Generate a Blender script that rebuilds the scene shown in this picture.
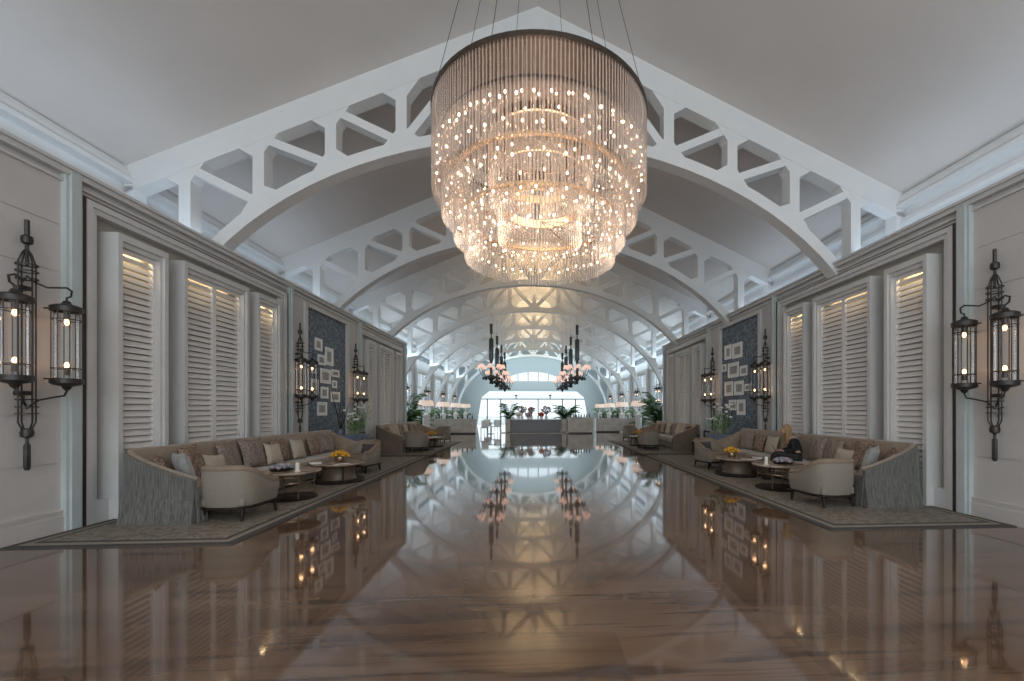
import bpy, bmesh, math, random
from math import sin, cos, pi, radians, sqrt
from mathutils import Vector, Matrix

random.seed(7)
for o in list(bpy.data.objects): bpy.data.objects.remove(o)
SC = bpy.context.scene
COL = SC.collection

# ------------------------------------------------------------------ camera
cam_d = bpy.data.cameras.new('camera')
cam = bpy.data.objects.new('camera', cam_d); COL.objects.link(cam)
cam_d.sensor_width = 36; cam_d.lens = 420/1024*36
cam_d.shift_x = -(560-512)/1024; cam_d.shift_y = (410-340.5)/1024
cam_d.clip_start = .05; cam_d.clip_end = 500
cam.location = (0, 0, 1.6); cam.rotation_euler = (radians(90), 0, radians(-3.8))
SC.camera = cam
# ------------------------------------------------------------------ world, exposure
SC.view_settings.view_transform = 'Standard'; SC.view_settings.look = 'None'
SC.view_settings.gamma = 1; SC.view_settings.use_curve_mapping = False
SC.view_settings.exposure = 0.12
W = bpy.data.worlds.new('sky'); SC.world = W; W.use_nodes = True
bgn = W.node_tree.nodes['Background']
bgn.inputs[0].default_value = (.80, .93, 1.0, 1); bgn.inputs[1].default_value = 1.45

def area(name, loc, rot, sx, sy, power, col):
    d = bpy.data.lights.new(name, 'AREA'); d.shape = 'RECTANGLE'; d.size = sx; d.size_y = sy
    d.energy = power; d.color = col
    o = bpy.data.objects.new(name, d); COL.objects.link(o); o.location = loc; o.rotation_euler = rot
    return o
def point(name, loc, power, col, r=.05):
    d = bpy.data.lights.new(name, 'POINT'); d.energy = power; d.color = col; d.shadow_soft_size = r
    o = bpy.data.objects.new(name, d); COL.objects.link(o); o.location = loc
    return o
# fill lamp added behind the camera, standing for daylight from an assumed entrance
area('entrance_daylight', (.2, -4.6, 3.4), (radians(96), 0, 0), 13, 5.5, 350, (.96, .96, 1))
# up-facing fill lamps, added out of sight along both sides to brighten the roof
XCW = .12
for sx in (-1, 1):
    area('cove_light', (.3+sx*7.2, 10.5, 5.0), (radians(180), radians(14*sx), 0), .9, 21, 75, (.68, .83, 1))
    area('cove_light', (.3+sx*7.1, 33, 4.6), (radians(180), radians(10*sx), 0), .9, 22, 215, (.68, .86, 1))
    area('window_daylight', (XCW+sx*7.9, 33, 2.6), (0, radians(90*sx), 0), 3.2, 23, 110, (.72, .88, 1))
    area('wall_wash', (XCW+sx*2.5, 41.5, 6.6), (radians(75), 0, 0), 3, .4, 80, (.74, .92, 1))  # extra lamp added only to brighten the end wall

# ------------------------------------------------------------------ materials
def nmat(name):
    m = bpy.data.materials.new(name); m.use_nodes = True
    nt = m.node_tree; b = nt.nodes['Principled BSDF']
    return m, nt, b
def mat(name, col, rough=.5, metal=0., noise=0., nscale=8., bump=0., bscale=60., stretch=(1,1,1), col2=None, spec=.5, sheen=0.):
    m, nt, b = nmat(name)
    b.inputs['Roughness'].default_value = rough; b.inputs['Metallic'].default_value = metal
    b.inputs['Specular IOR Level'].default_value = spec
    if sheen: b.inputs['Sheen Weight'].default_value = sheen
    tc = nt.nodes.new('ShaderNodeTexCoord'); mp = nt.nodes.new('ShaderNodeMapping')
    nt.links.new(tc.outputs['Object'], mp.inputs[0]); mp.inputs['Scale'].default_value = stretch
    nz = nt.nodes.new('ShaderNodeTexNoise'); nz.inputs['Scale'].default_value = nscale; nz.inputs['Detail'].default_value = 4
    nt.links.new(mp.outputs[0], nz.inputs['Vector'])
    r = nt.nodes.new('ShaderNodeValToRGB')
    c2 = col2 or tuple(c*(1-noise) for c in col)
    r.color_ramp.elements[0].position = .35; r.color_ramp.elements[1].position = .65
    r.color_ramp.elements[0].color = (*c2, 1); r.color_ramp.elements[1].color = (*col, 1)
    nt.links.new(nz.outputs['Fac'], r.inputs[0]); nt.links.new(r.outputs[0], b.inputs['Base Color'])
    if bump:
        n2 = nt.nodes.new('ShaderNodeTexNoise'); n2.inputs['Scale'].default_value = bscale
        nt.links.new(mp.outputs[0], n2.inputs['Vector'])
        bp = nt.nodes.new('ShaderNodeBump'); bp.inputs['Strength'].default_value = bump; bp.inputs['Distance'].default_value = .01
        nt.links.new(n2.outputs['Fac'], bp.inputs['Height']); nt.links.new(bp.outputs[0], b.inputs['Normal'])
    return m
def emit(name, col, s):
    m = bpy.data.materials.new(name); m.use_nodes = True; nt = m.node_tree
    nt.nodes.remove(nt.nodes['Principled BSDF'])
    e = nt.nodes.new('ShaderNodeEmission'); e.inputs[0].default_value = (*col, 1); e.inputs[1].default_value = s
    nt.links.new(e.outputs[0], nt.nodes['Material Output'].inputs[0])
    m.cycles.emission_sampling = 'NONE'
    return m
def clear(name, tint, tr=.6, gl=.6, translucent=None, rough=.05):
    m = bpy.data.materials.new(name); m.use_nodes = True; nt = m.node_tree
    nt.nodes.remove(nt.nodes['Principled BSDF'])
    t = nt.nodes.new('ShaderNodeBsdfTransparent'); t.inputs[0].default_value = (*tint, 1)
    g = nt.nodes.new('ShaderNodeBsdfGlossy'); g.inputs['Roughness'].default_value = rough; g.inputs[0].default_value = (.95, .95, .95, 1)
    mx = nt.nodes.new('ShaderNodeMixShader'); mx.inputs[0].default_value = 1-tr
    if translucent:
        d = nt.nodes.new('ShaderNodeBsdfTranslucent'); d.inputs[0].default_value = (*translucent, 1)
        d2 = nt.nodes.new('ShaderNodeBsdfDiffuse'); d2.inputs[0].default_value = (*translucent, 1)
        ma = nt.nodes.new('ShaderNodeMixShader'); nt.links.new(d.outputs[0], ma.inputs[1]); nt.links.new(d2.outputs[0], ma.inputs[2])
        mb = nt.nodes.new('ShaderNodeMixShader'); mb.inputs[0].default_value = gl
        nt.links.new(ma.outputs[0], mb.inputs[1]); nt.links.new(g.outputs[0], mb.inputs[2])
        src = mb
    else:
        src = g
        lw = nt.nodes.new('ShaderNodeLayerWeight'); lw.inputs[0].default_value = gl
        mul = nt.nodes.new('ShaderNodeMath'); mul.operation = 'MULTIPLY'; mul.inputs[1].default_value = 1-tr
        nt.links.new(lw.outputs['Fresnel'], mul.inputs[0]); nt.links.new(mul.outputs[0], mx.inputs[0])
    nt.links.new(t.outputs[0], mx.inputs[1]); nt.links.new(src.outputs[0], mx.inputs[2])
    nt.links.new(mx.outputs[0], nt.nodes['Material Output'].inputs[0])
    return m

M = {}
M['ceiling'] = mat('ceiling_paint', (.73, .685, .65), .7, noise=.06, nscale=.6)
M['truss'] = mat('truss_paint', (.78, .785, .78), .45, noise=.03, nscale=3)
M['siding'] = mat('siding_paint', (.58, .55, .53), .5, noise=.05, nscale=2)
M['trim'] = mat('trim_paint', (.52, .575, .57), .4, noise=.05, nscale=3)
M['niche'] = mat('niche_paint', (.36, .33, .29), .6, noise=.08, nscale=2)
M['shutter'] = mat('shutter_paint', (.62, .615, .60), .4, noise=.04, nscale=5)
M['louvre'] = mat('louvre_paint', (.80, .775, .75), .4, noise=.03, nscale=5)
M['dark_trim'] = mat('dark_trim', (.05, .035, .035), .4)
M['endwall'] = mat('end_wall_paint', (.62, .72, .75), .6, noise=.03)
M['iron'] = mat('wrought_iron', (.06, .055, .052), .45, .6, noise=.3, nscale=30)
M['bronze'] = mat('dark_bronze', (.09, .07, .055), .35, .7, noise=.3, nscale=20)
M['chrome_dark'] = mat('smoked_metal', (.10, .11, .12), .25, .7)
M['gold'] = mat('gold_metal', (.75, .55, .32), .25, 1)
M['wood'] = mat('dark_wood', (.022, .015, .011), .5, spec=.25, noise=.3, nscale=30, stretch=(1, 1, .1))
M['silk'] = mat('silver_silk', (.17, .165, .145), .5, nscale=14, stretch=(5, 5, .3), col2=(.06, .06, .053), bump=.5, bscale=50, sheen=.3)
M['sofa'] = mat('sofa_velvet', (.33, .25, .18), .75, noise=.22, nscale=9, sheen=.4)
M['sofa_dark'] = mat('sofa_cover_brown', (.17, .125, .09), .75, noise=.2, nscale=9, sheen=.3)
M['chair'] = mat('armchair_linen', (.27, .235, .19), .8, noise=.1, nscale=40, bump=.15, bscale=200)
M['chair_roll'] = mat('armchair_piping', (.27, .205, .15), .7, noise=.12, nscale=12)
M['stone_top'] = mat('table_marble', (.46, .38, .30), .22, nscale=5, col2=(.27, .20, .15))
M['bronze_dull'] = mat('dull_bronze', (.16, .115, .085), .5, .3, noise=.2, nscale=6)
M['brass'] = mat('aged_brass', (.35, .26, .16), .35, .9)
M['pil_grey'] = mat('grey_silk_pillow', (.36, .37, .35), .5, noise=.2, nscale=14, sheen=.3)
M['pil_cream'] = mat('cream_pillow', (.50, .43, .34), .8, noise=.12, nscale=10)
M['pil_dark'] = mat('charcoal_pillow', (.09, .08, .075), .8, noise=.3, nscale=25)
M['leaf'] = mat('palm_leaf', (.13, .33, .07), .5, nscale=8, col2=(.06, .17, .04))
M['leaf_pale'] = mat('pale_leaf', (.22, .32, .14), .5, noise=.4)
M['petal_white'] = mat('white_petal', (.85, .85, .80), .6)
M['petal_yellow'] = mat('yellow_petal', (.85, .42, .03), .6, noise=.35, nscale=25)
M['petal_red'] = mat('red_petal', (.65, .10, .05), .6, noise=.3, nscale=20)
M['petal_pink'] = mat('pink_blossom', (.55, .42, .42), .7, noise=.3, nscale=20)
M['petal_blue'] = mat('blue_blossom', (.13, .17, .25), .6, nscale=60, col2=(.40, .38, .42))
M['counter'] = mat('counter_stone', (.56, .52, .47), .3, nscale=2.5, col2=(.42, .38, .34))
M['counter_dark'] = mat('counter_dark_front', (.075, .075, .085), .3, noise=.2)
M['white'] = mat('white_lacquer', (.90, .91, .90), .4)
M['paper'] = mat('paper', (.88, .86, .82), .7)
M['book_red'] = mat('magazine_cover', (.16, .07, .05), .4)
M['candle'] = mat('candle_wax', (.85, .80, .72), .5)
M['pot'] = mat('clay_pot', (.25, .22, .19), .6, noise=.3)
M['porcelain'] = mat('porcelain_violet_blue', (.19, .22, .33), .3, noise=.15, nscale=5)
M['ink'] = mat('cobalt_paint', (.02, .03, .09), .3)
M['skin'] = mat('skin', (.55, .33, .24), .5, noise=.08)
M['hair'] = mat('blond_hair', (.42, .27, .13), .45, noise=.45, nscale=40, stretch=(3, 3, .3))
M['cloth_black'] = mat('black_knit', (.015, .015, .018), .85, noise=.3)
M['cloth_dark'] = mat('dark_trousers', (.03, .028, .03), .85, noise=.2)
M['phone'] = mat('phone_glass', (.02, .02, .02), .15)
M['vent'] = mat('grey_louvre', (.17, .20, .23), .6)
M['ground'] = mat('pale_terrace', (.62, .63, .62), .7, noise=.1)
M['bulb'] = emit('warm_bulb', (1, .55, .25), 5.5)
M['crystal_bulb'] = emit('crystal_bulb', (1, .74, .52), 9)
M['shade_pink'] = None
M['glass'] = clear('lantern_glass', (.96, .97, .98), .35, .25)
M['crystal'] = clear('crystal_rod', (1, .97, .94), .62, .5, (.86, .79, .74), .16)
M['pane'] = clear('window_glass', (.96, .98, 1), .3, .2)

def lit_shade(name, col, s):
    m, nt, b = nmat(name)
    b.inputs['Base Color'].default_value = (*col, 1); b.inputs['Roughness'].default_value = .6
    b.inputs['Emission Color'].default_value = (*col, 1); b.inputs['Emission Strength'].default_value = s
    m.cycles.emission_sampling = 'NONE'
    return m
M['shade_pink'] = lit_shade('lit_pink_shade', (1, .66, .54), .62)
M['shade_drum'] = lit_shade('lit_drum_shade', (1, .78, .66), .38)

def marble_floor():
    m, nt, b = nmat('polished_marble')
    N, L = nt.nodes, nt.links
    tc = N.new('ShaderNodeTexCoord')
    def mp(s):
        p = N.new('ShaderNodeMapping'); p.inputs['Scale'].default_value = s; L.new(tc.outputs['Object'], p.inputs[0]); return p
    br = N.new('ShaderNodeTexBrick'); br.inputs['Scale'].default_value = 1; br.inputs['Mortar Size'].default_value = .003
    br.inputs['Brick Width'].default_value = 1.2; br.inputs['Row Height'].default_value = .6
    br.inputs['Color1'].default_value = (.185, .108, .066, 1); br.inputs['Color2'].default_value = (.125, .070, .042, 1)
    br.inputs['Mortar'].default_value = (.12, .09, .075, 1)
    L.new(tc.outputs['Object'], br.inputs['Vector'])
    def vein(scale, st, lo, hi, c, prev, fac):
        n = N.new('ShaderNodeTexNoise'); n.inputs['Scale'].default_value = scale; n.inputs['Detail'].default_value = 6
        n.inputs['Distortion'].default_value = .4
        L.new(mp(st).outputs[0], n.inputs['Vector'])
        r = N.new('ShaderNodeValToRGB'); r.color_ramp.elements[0].position = lo; r.color_ramp.elements[1].position = hi
        r.color_ramp.elements[0].color = (0, 0, 0, 1); r.color_ramp.elements[1].color = (1, 1, 1, 1)
        L.new(n.outputs['Fac'], r.inputs[0])
        ml = N.new('ShaderNodeMath'); ml.operation = 'MULTIPLY'; ml.inputs[1].default_value = fac; L.new(r.outputs[0], ml.inputs[0])
        mx = N.new('ShaderNodeMix'); mx.data_type = 'RGBA'; L.new(ml.outputs[0], mx.inputs[0])
        L.new(prev, mx.inputs[6]); mx.inputs[7].default_value = (*c, 1)
        return mx.outputs[2]
    c = vein(1.0, (.35, 2.6, 1), .48, .75, (.23, .155, .11), br.outputs[0], .6)
    c = vein(1.6, (.3, 6, 1), .54, .62, (.07, .042, .03), c, .75)
    c = vein(3.0, (.25, 9, 1), .60, .66, (.06, .04, .03), c, .45)
    L.new(c, b.inputs['Base Color'])
    b.inputs['Roughness'].default_value = .06; b.inputs['IOR'].default_value = 1.7
    b.inputs['Coat Weight'].default_value = .5; b.inputs['Coat Roughness'].default_value = .03
    return m
M['floor'] = marble_floor()

def damask():
    m, nt, b = nmat('blue_damask_wallpaper')
    N, L = nt.nodes, nt.links
    tc = N.new('ShaderNodeTexCoord'); v = N.new('ShaderNodeTexVoronoi'); v.feature = 'DISTANCE_TO_EDGE'; v.inputs['Scale'].default_value = 6
    n = N.new('ShaderNodeTexNoise'); n.inputs['Scale'].default_value = 6
    ad = N.new('ShaderNodeMix'); ad.data_type = 'RGBA'; ad.blend_type = 'ADD'; ad.inputs[0].default_value = .35
    L.new(tc.outputs['Object'], n.inputs['Vector']); L.new(tc.outputs['Object'], ad.inputs[6]); L.new(n.outputs['Color'], ad.inputs[7])
    L.new(ad.outputs[2], v.inputs['Vector'])
    r = N.new('ShaderNodeValToRGB'); r.color_ramp.elements[0].position = .04; r.color_ramp.elements[1].position = .10
    r.color_ramp.elements[0].color = (.20, .24, .28, 1); r.color_ramp.elements[1].color = (.06, .08, .11, 1)
    L.new(v.outputs['Distance'], r.inputs[0]); L.new(r.outputs[0], b.inputs['Base Color']); b.inputs['Roughness'].default_value = .5
    return m
M['damask'] = damask()

def pattern_fabric(name, c1, c2, scale=16):
    m, nt, b = nmat(name)
    N, L = nt.nodes, nt.links
    tc = N.new('ShaderNodeTexCoord')
    n = N.new('ShaderNodeTexNoise'); n.inputs['Scale'].default_value = scale; n.inputs['Detail'].default_value = 3; n.inputs['Distortion'].default_value = 2.5
    r = N.new('ShaderNodeValToRGB'); r.color_ramp.elements[0].position = .46; r.color_ramp.elements[1].position = .54
    r.color_ramp.elements[0].color = (*c1, 1); r.color_ramp.elements[1].color = (*c2, 1)
    L.new(tc.outputs['Object'], n.inputs['Vector']); L.new(n.outputs['Fac'], r.inputs[0]); L.new(r.outputs[0], b.inputs['Base Color'])
    b.inputs['Roughness'].default_value = .7
    return m
M['pil_pat'] = pattern_fabric('brown_damask_pillow', (.15, .09, .065), (.36, .27, .21))
M['pil_band'] = pattern_fabric('taupe_damask_pillow', (.30, .25, .21), (.20, .145, .12), 12)
M['print'] = pattern_fabric('grey_engraving', (.20, .20, .20), (.60, .58, .54), 22)
M['rug_field'] = pattern_fabric('rug_field', (.17, .145, .115), (.27, .235, .195), 5)
M['rug_border'] = mat('rug_border', (.085, .08, .075), .95, noise=.3, nscale=60)
M['rug_band'] = mat('rug_band', (.30, .26, .205), .95, noise=.2, nscale=40)

# ------------------------------------------------------------------ mesh helpers
class MB:
    def __init__(s): s.v = []; s.f = []; s.mi = []; s.cur = 0; s.T = None
    def add(s, vs, fs):
        b = len(s.v)
        if s.T is not None: vs = [tuple(s.T @ Vector(p)) for p in vs]
        s.v += [tuple(p) for p in vs]; s.f += [tuple(i+b for i in f) for f in fs]; s.mi += [s.cur]*len(fs)
        return s
    def box(s, x0, x1, y0, y1, z0, z1):
        return s.add([(x0,y0,z0),(x1,y0,z0),(x1,y1,z0),(x0,y1,z0),(x0,y0,z1),(x1,y0,z1),(x1,y1,z1),(x0,y1,z1)],
                     [(0,3,2,1),(4,5,6,7),(0,1,5,4),(1,2,6,5),(2,3,7,6),(3,0,4,7)])
    def beam(s, p, q, w, h, up=(0,1,0)):
        p, q = Vector(p), Vector(q); d = (q-p).normalized(); u = Vector(up); a = d.cross(u).normalized()*(w/2); u = a.cross(d).normalized()*(h/2)
        vs = [r+i*a+j*u for r in (p, q) for i, j in ((-1,-1),(1,-1),(1,1),(-1,1))]
        return s.add(vs, [(0,1,2,3),(7,6,5,4),(0,4,5,1),(1,5,6,2),(2,6,7,3),(3,7,4,0)])
    def tube(s, pts, r, n=8, caps=True):
        pts = [Vector(p) for p in pts]; m = len(pts)
        rs = r if isinstance(r, (list, tuple)) else [r]*m
        vs = []; fs = []; ref = None
        for i, p in enumerate(pts):
            d = (pts[min(i+1, m-1)]-pts[max(i-1, 0)]).normalized()
            if ref is None: ref = Vector((0,0,1)) if abs(d.z) < .9 else Vector((1,0,0))
            a = (ref - d*ref.dot(d)).normalized(); ref = a; b = d.cross(a)
            for k in range(n):
                t = 2*pi*k/n; vs.append(p+(a*cos(t)+b*sin(t))*rs[i])
        for i in range(m-1):
            for k in range(n):
                k2 = (k+1) % n; fs.append((i*n+k, i*n+k2, (i+1)*n+k2, (i+1)*n+k))
        if caps: fs += [tuple(range(n-1, -1, -1)), tuple((m-1)*n+k for k in range(n))]
        return s.add(vs, fs)
    def lathe(s, prof, n=24, c=(0,0,0)):
        m = len(prof); vs = []; fs = []
        for r, z in prof:
            for k in range(n):
                t = 2*pi*k/n; vs.append((c[0]+r*cos(t), c[1]+r*sin(t), c[2]+z))
        for i in range(m-1):
            for k in range(n):
                k2 = (k+1) % n; fs.append((i*n+k, i*n+k2, (i+1)*n+k2, (i+1)*n+k))
        if prof[0][0] > 1e-4: fs.append(tuple(range(n-1, -1, -1)))
        if prof[-1][0] > 1e-4: fs.append(tuple((m-1)*n+k for k in range(n)))
        return s.add(vs, fs)
    def ring(s, r, t, z, h, n=48, c=(0,0,0)):
        pr = [(r-t, z), (r, z), (r, z+h), (r-t, z+h)]; vs = []; fs = []
        for k in range(n):
            a = 2*pi*k/n; vs += [(c[0]+q*cos(a), c[1]+q*sin(a), c[2]+w) for q, w in pr]
        for k in range(n):
            k2 = (k+1) % n
            for j in range(4):
                j2 = (j+1) % 4; fs.append((k*4+j, k2*4+j, k2*4+j2, k*4+j2))
        return s.add(vs, fs)
    def loft(s, secs, close=True, caps=True):
        n = len(secs[0]); vs = [p for q in secs for p in q]; fs = []
        for i in range(len(secs)-1):
            for k in range(n if close else n-1):
                k2 = (k+1) % n; fs.append((i*n+k, i*n+k2, (i+1)*n+k2, (i+1)*n+k))
        if caps and close: fs += [tuple(range(n-1, -1, -1)), tuple((len(secs)-1)*n+k for k in range(n))]
        return s.add(vs, fs)
    def rbox(s, x0, x1, y0, y1, z0, z1, r, puff=0.):
        cx, cy = (x0+x1)/2, (y0+y1)/2; hx, hy = (x1-x0)/2, (y1-y0)/2; secs = []
        lay = [(r*(1-cos(a)), z0+r*(1-sin(a))) for a in [pi/2*k/4 for k in range(4, -1, -1)]]
        lay = [(r*(1-cos(a)), z0+r-r*sin(a)) for a in (pi/2, pi/3, pi/6, 0)] + [(r*(1-cos(a)), z1-r+r*sin(a)) for a in (0, pi/6, pi/3, pi/2)]
        for ins, z in lay:
            q = []
            for sx, sy, a0 in ((1,1,0), (-1,1,pi/2), (-1,-1,pi), (1,-1,3*pi/2)):
                for k in range(5):
                    a = a0+pi/2*k/4
                    q.append((cx+sx*(hx-r)+(r-ins)*cos(a), cy+sy*(hy-r)+(r-ins)*sin(a), z))
            secs.append(q)
        return s.loft(secs)
    def ell(s, c, r, nu=12, nv=8):
        prof = [(sin(pi*i/nv), -cos(pi*i/nv)) for i in range(nv+1)]; vs = []; fs = []
        for a, z in prof:
            for k in range(nu):
                t = 2*pi*k/nu; vs.append((c[0]+r[0]*a*cos(t), c[1]+r[1]*a*sin(t), c[2]+r[2]*z))
        for i in range(nv):
            for k in range(nu):
                k2 = (k+1) % nu; fs.append((i*nu+k, i*nu+k2, (i+1)*nu+k2, (i+1)*nu+k))
        return s.add(vs, fs)
    def plate(s, outline, y0, y1):      # outline in (x, z), extruded along y
        n = len(outline)
        return s.add([(x, y0, z) for x, z in outline]+[(x, y1, z) for x, z in outline],
                     [tuple(range(n)), tuple(range(2*n-1, n-1, -1))]+[(i, i+n, (i+1) % n+n, (i+1) % n) for i in range(n)])
    def build(s, name, m, parent=None, smooth=False, loc=None, rz=0):
        me = bpy.data.meshes.new(name); me.from_pydata(s.v, [], s.f)
        bm = bmesh.new(); bm.from_mesh(me)
        bmesh.ops.remove_doubles(bm, verts=bm.verts, dist=1e-6)
        bmesh.ops.recalc_face_normals(bm, faces=bm.faces)
        bm.to_mesh(me); bm.free()
        for q in (m if isinstance(m, (list, tuple)) else [m]): me.materials.append(M[q])
        if isinstance(m, (list, tuple)) and len(me.polygons) == len(s.mi):
            for p, i in zip(me.polygons, s.mi): p.material_index = i
        if smooth:
            me.shade_smooth()
            try: me.set_sharp_from_angle(angle=radians(38))
            except Exception: pass
        o = bpy.data.objects.new(name, me); COL.objects.link(o)
        if parent is not None: o.parent = parent
        if loc: o.location = loc
        if rz: o.rotation_euler = (0, 0, rz)
        return o
def tag(o, label, cat, group=None, kind=None):
    o['label'] = label
    if cat: o['category'] = cat
    if group: o['group'] = group
    if kind: o['kind'] = kind
    return o
def thing(name, label, cat, loc=(0,0,0), rz=0, group=None):
    o = bpy.data.objects.new(name, None); COL.objects.link(o); o.location = loc; o.rotation_euler = (0,0,rz)
    o.empty_display_size = .1
    return tag(o, label, cat, group)
def struct(name, mb, m, **k):
    o = mb.build(name, m, **k); o['kind'] = 'structure'; return o
KIDS = {}
def dup(root, loc, rz=None, label=None, group=None):
    if not KIDS.get('ok'):
        pass
    kids = {}
    for o in COL.objects:
        if o.parent: kids.setdefault(o.parent.name, []).append(o)
    def rec(o, parent):
        c = o.copy(); COL.objects.link(c)
        if parent is not None: c.parent = parent
        for ch in kids.get(o.name, []): rec(ch, c)
        return c
    r = rec(root, None); r.location = loc
    if rz is not None: r.rotation_euler = (0, 0, rz)
    if label: r['label'] = label
    if group: r['group'] = group
    return r
ORD = ['first', 'second', 'third', 'fourth', 'fifth', 'sixth', 'seventh', 'eighth', 'ninth', 'tenth', 'eleventh', 'twelfth', 'thirteenth', 'fourteenth']

# ------------------------------------------------------------------ the hall
XC = .12; XL, XR = -6.2, 6.7; WT = 4.82; YE = 46.0
EAVE, RIDGE, HW = 6.4, 10.05, 8.1
struct('floor', MB().box(-9, 9.3, -6, YE, -.2, 0), 'floor')
struct('ground', MB().box(-60, 60, YE+.01, 110, -.3, -.02), 'ground')
c = MB()
for sx in (-1, 1):
    x1, x0 = XC+sx*(HW+.4), XC
    z1, z0 = EAVE-.18, RIDGE
    c.add([(x0,-6,z0),(x1,-6,z1),(x1,YE+.3,z1),(x0,YE+.3,z0),(x0,-6,z0+.2),(x1,-6,z1+.2),(x1,YE+.3,z1+.2),(x0,YE+.3,z0+.2)],
          [(0,1,2,3),(7,6,5,4),(0,4,5,1),(1,5,6,2),(2,6,7,3),(3,7,4,0)])
struct('ceiling', c, 'ceiling')

TY = [8.95+5.1*k for k in range(8)]
# outer side walls with tall windows in the far half
for sx, nm in ((-1, 'left'), (1, 'right')):
    X = XC+sx*8.15
    b = MB(); xa, xb = sorted((X, X+sx*.25))
    b.box(xa, xb, -6, 20.9, 0, 5.15); b.box(xa, xb, -6, YE, 5.55, 6.45); b.box(xa, xb, 20.9, YE, 4.3, 5.15)
    b.box(xa, xb, 20.9, YE, 0, .9)
    for y in TY: b.box(xa, xb, y-.55, y+.55, 5.15, 5.55)
    for y in [20.9]+TY[3:]+[YE]: b.box(xa, xb, y-.6 if y < YE else y-1, min(y+.6, YE), .9, 4.3)
    struct('wall_outer_'+nm, b, 'truss')
    t = MB()
    for k, (w, z) in enumerate(((.10, 6.28), (.16, 6.18), (.22, 6.05), (.10, 5.75), (.14, 5.66), (.08, 5.02))):
        xs = sorted((X, X-sx*w)); t.box(xs[0], xs[1], -6, YE, z, z+.09)
    struct('trim_'+('1' if sx < 0 else '2'), t, 'truss')
    v = MB()
    for k in range(5):
        z = 5.17+k*.08; xs = sorted((X+sx*.05, X+sx*.12))
        v.box(xs[0], xs[1], -6, YE, z, z+.04)
    struct('trim_'+('3' if sx < 0 else '4'), v, 'vent')
    n = 0
    for a, bb in zip(TY[2:]+[], TY[3:]+[YE]):
        y0, y1 = max(a, 20.9)+.6, bb-.6 if bb < YE else bb-1
        if y1-y0 < .8: continue
        n += 1
        w = MB(); xs = sorted((X+sx*.05, X+sx*.13))
        w.box(*xs, y0, y1, .9, .98); w.box(*xs, y0, y1, 4.22, 4.3); w.box(*xs, y0, y1, 3.2, 3.26)
        for k in range(5): yy = y0+(y1-y0)*k/4; w.box(*xs, yy-.03, yy+.03, .98, 4.22)
        wo = struct('window_%d' % (n+(0 if sx < 0 else 10)), w, 'truss')
        struct('window_pane', MB().box(X+sx*.08, X+sx*.09, y0, y1, .98, 4.22), 'pane', parent=wo)

# end wall with garden opening and a fan window above it
e = MB()
FW = 3.5
def arc_fan(x): return 5.8-1.0*(abs(x)/FW)**2.2
yw0, yw1 = YE, YE+.3
A = 6.1
def roof(x): return RIDGE-(RIDGE-EAVE)*abs(x)/HW+.05
for q in (-1, 1):
    e.plate([(XC+q*8.5,0),(XC+q*A,0),(XC+q*5.6,3.0),(XC+q*4.8,3.65),(XC+q*4.8,4.72),(XC+q*8.5,4.72)], yw0, yw1)
    e.plate([(XC+q*8.5,4.72),(XC+q*FW,4.72),(XC+q*FW,roof(FW)),(XC+q*8.1,6.4),(XC+q*8.5,6.2)], yw0, yw1)
e.box(XC-4.8, XC+4.8, yw0, yw1, 3.65, 4.72)
xs = [-FW+2*FW*k/20 for k in range(21)]
for p, q in zip(xs, xs[1:]):
    e.plate([(XC+p, arc_fan(p)), (XC+q, arc_fan(q)), (XC+q, roof(q)), (XC+p, roof(p))], yw0, yw1)
struct('wall_end', e, 'endwall')
w = MB()
for x in (-2.75, -1.65, -.55, .55, 1.65, 2.75): w.beam((XC+x, YE+.1, 4.70), (XC+x*1.02, YE+.1, arc_fan(x)+.05), .16, .12)
w.box(XC-FW, XC+FW, YE+.05, YE+.2, 4.68, 4.78)
for p, q in zip(xs, xs[1:]): w.beam((XC+p, YE+.1, arc_fan(p)), (XC+q, YE+.1, arc_fan(q)), .12, .14)
wo = struct('window_30', w, 'truss')
pl = MB()
for p, q in zip(xs, xs[1:]): pl.plate([(XC+p, 4.72), (XC+q, 4.72), (XC+q, arc_fan(q)), (XC+p, arc_fan(p))], YE+.12, YE+.13)
struct('window_pane', pl, 'pane', parent=wo)

# terrace canopy beyond the opening
cn = thing('terrace_canopy', 'white sloping terrace canopy on thin posts outside the far opening', 'canopy', (XC, YE+1, -.02))
cv = MB(); cv.plate([(-5.6, 0), (5.6, 0), (5.6, .05), (-5.6, .05)], 0, .1)
cv = MB(); cv.add([(-5.9,.2,2.85),(5.9,.2,2.85),(5.2,4.2,3.95),(-5.2,4.2,3.95),(-5.9,.2,2.9),(5.9,.2,2.9),(5.2,4.2,4.0),(-5.2,4.2,4.0)],
                  [(0,1,2,3),(4,5,6,7),(0,1,5,4),(1,2,6,5),(2,3,7,6),(3,0,4,7)])
cv.build('awning', 'white', cn)
MB().box(-5.9, 5.9, .14, .24, 2.78, 2.86).build('gutter', 'bronze', cn)
for x in (-5.1, -3.6, .55, 3.3, 4.75): MB().box(x-.06, x+.06, .12, .24, 0, 2.8).build('post', 'bronze', cn)
for x in (-1.9, 1.9): MB().tube([(x, .1, 2.85), (x, .1, 3.25)], .05).ell((x, .1, 3.25), (.16, .1, .08)).build('lamp_bracket', 'iron', cn)

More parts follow.
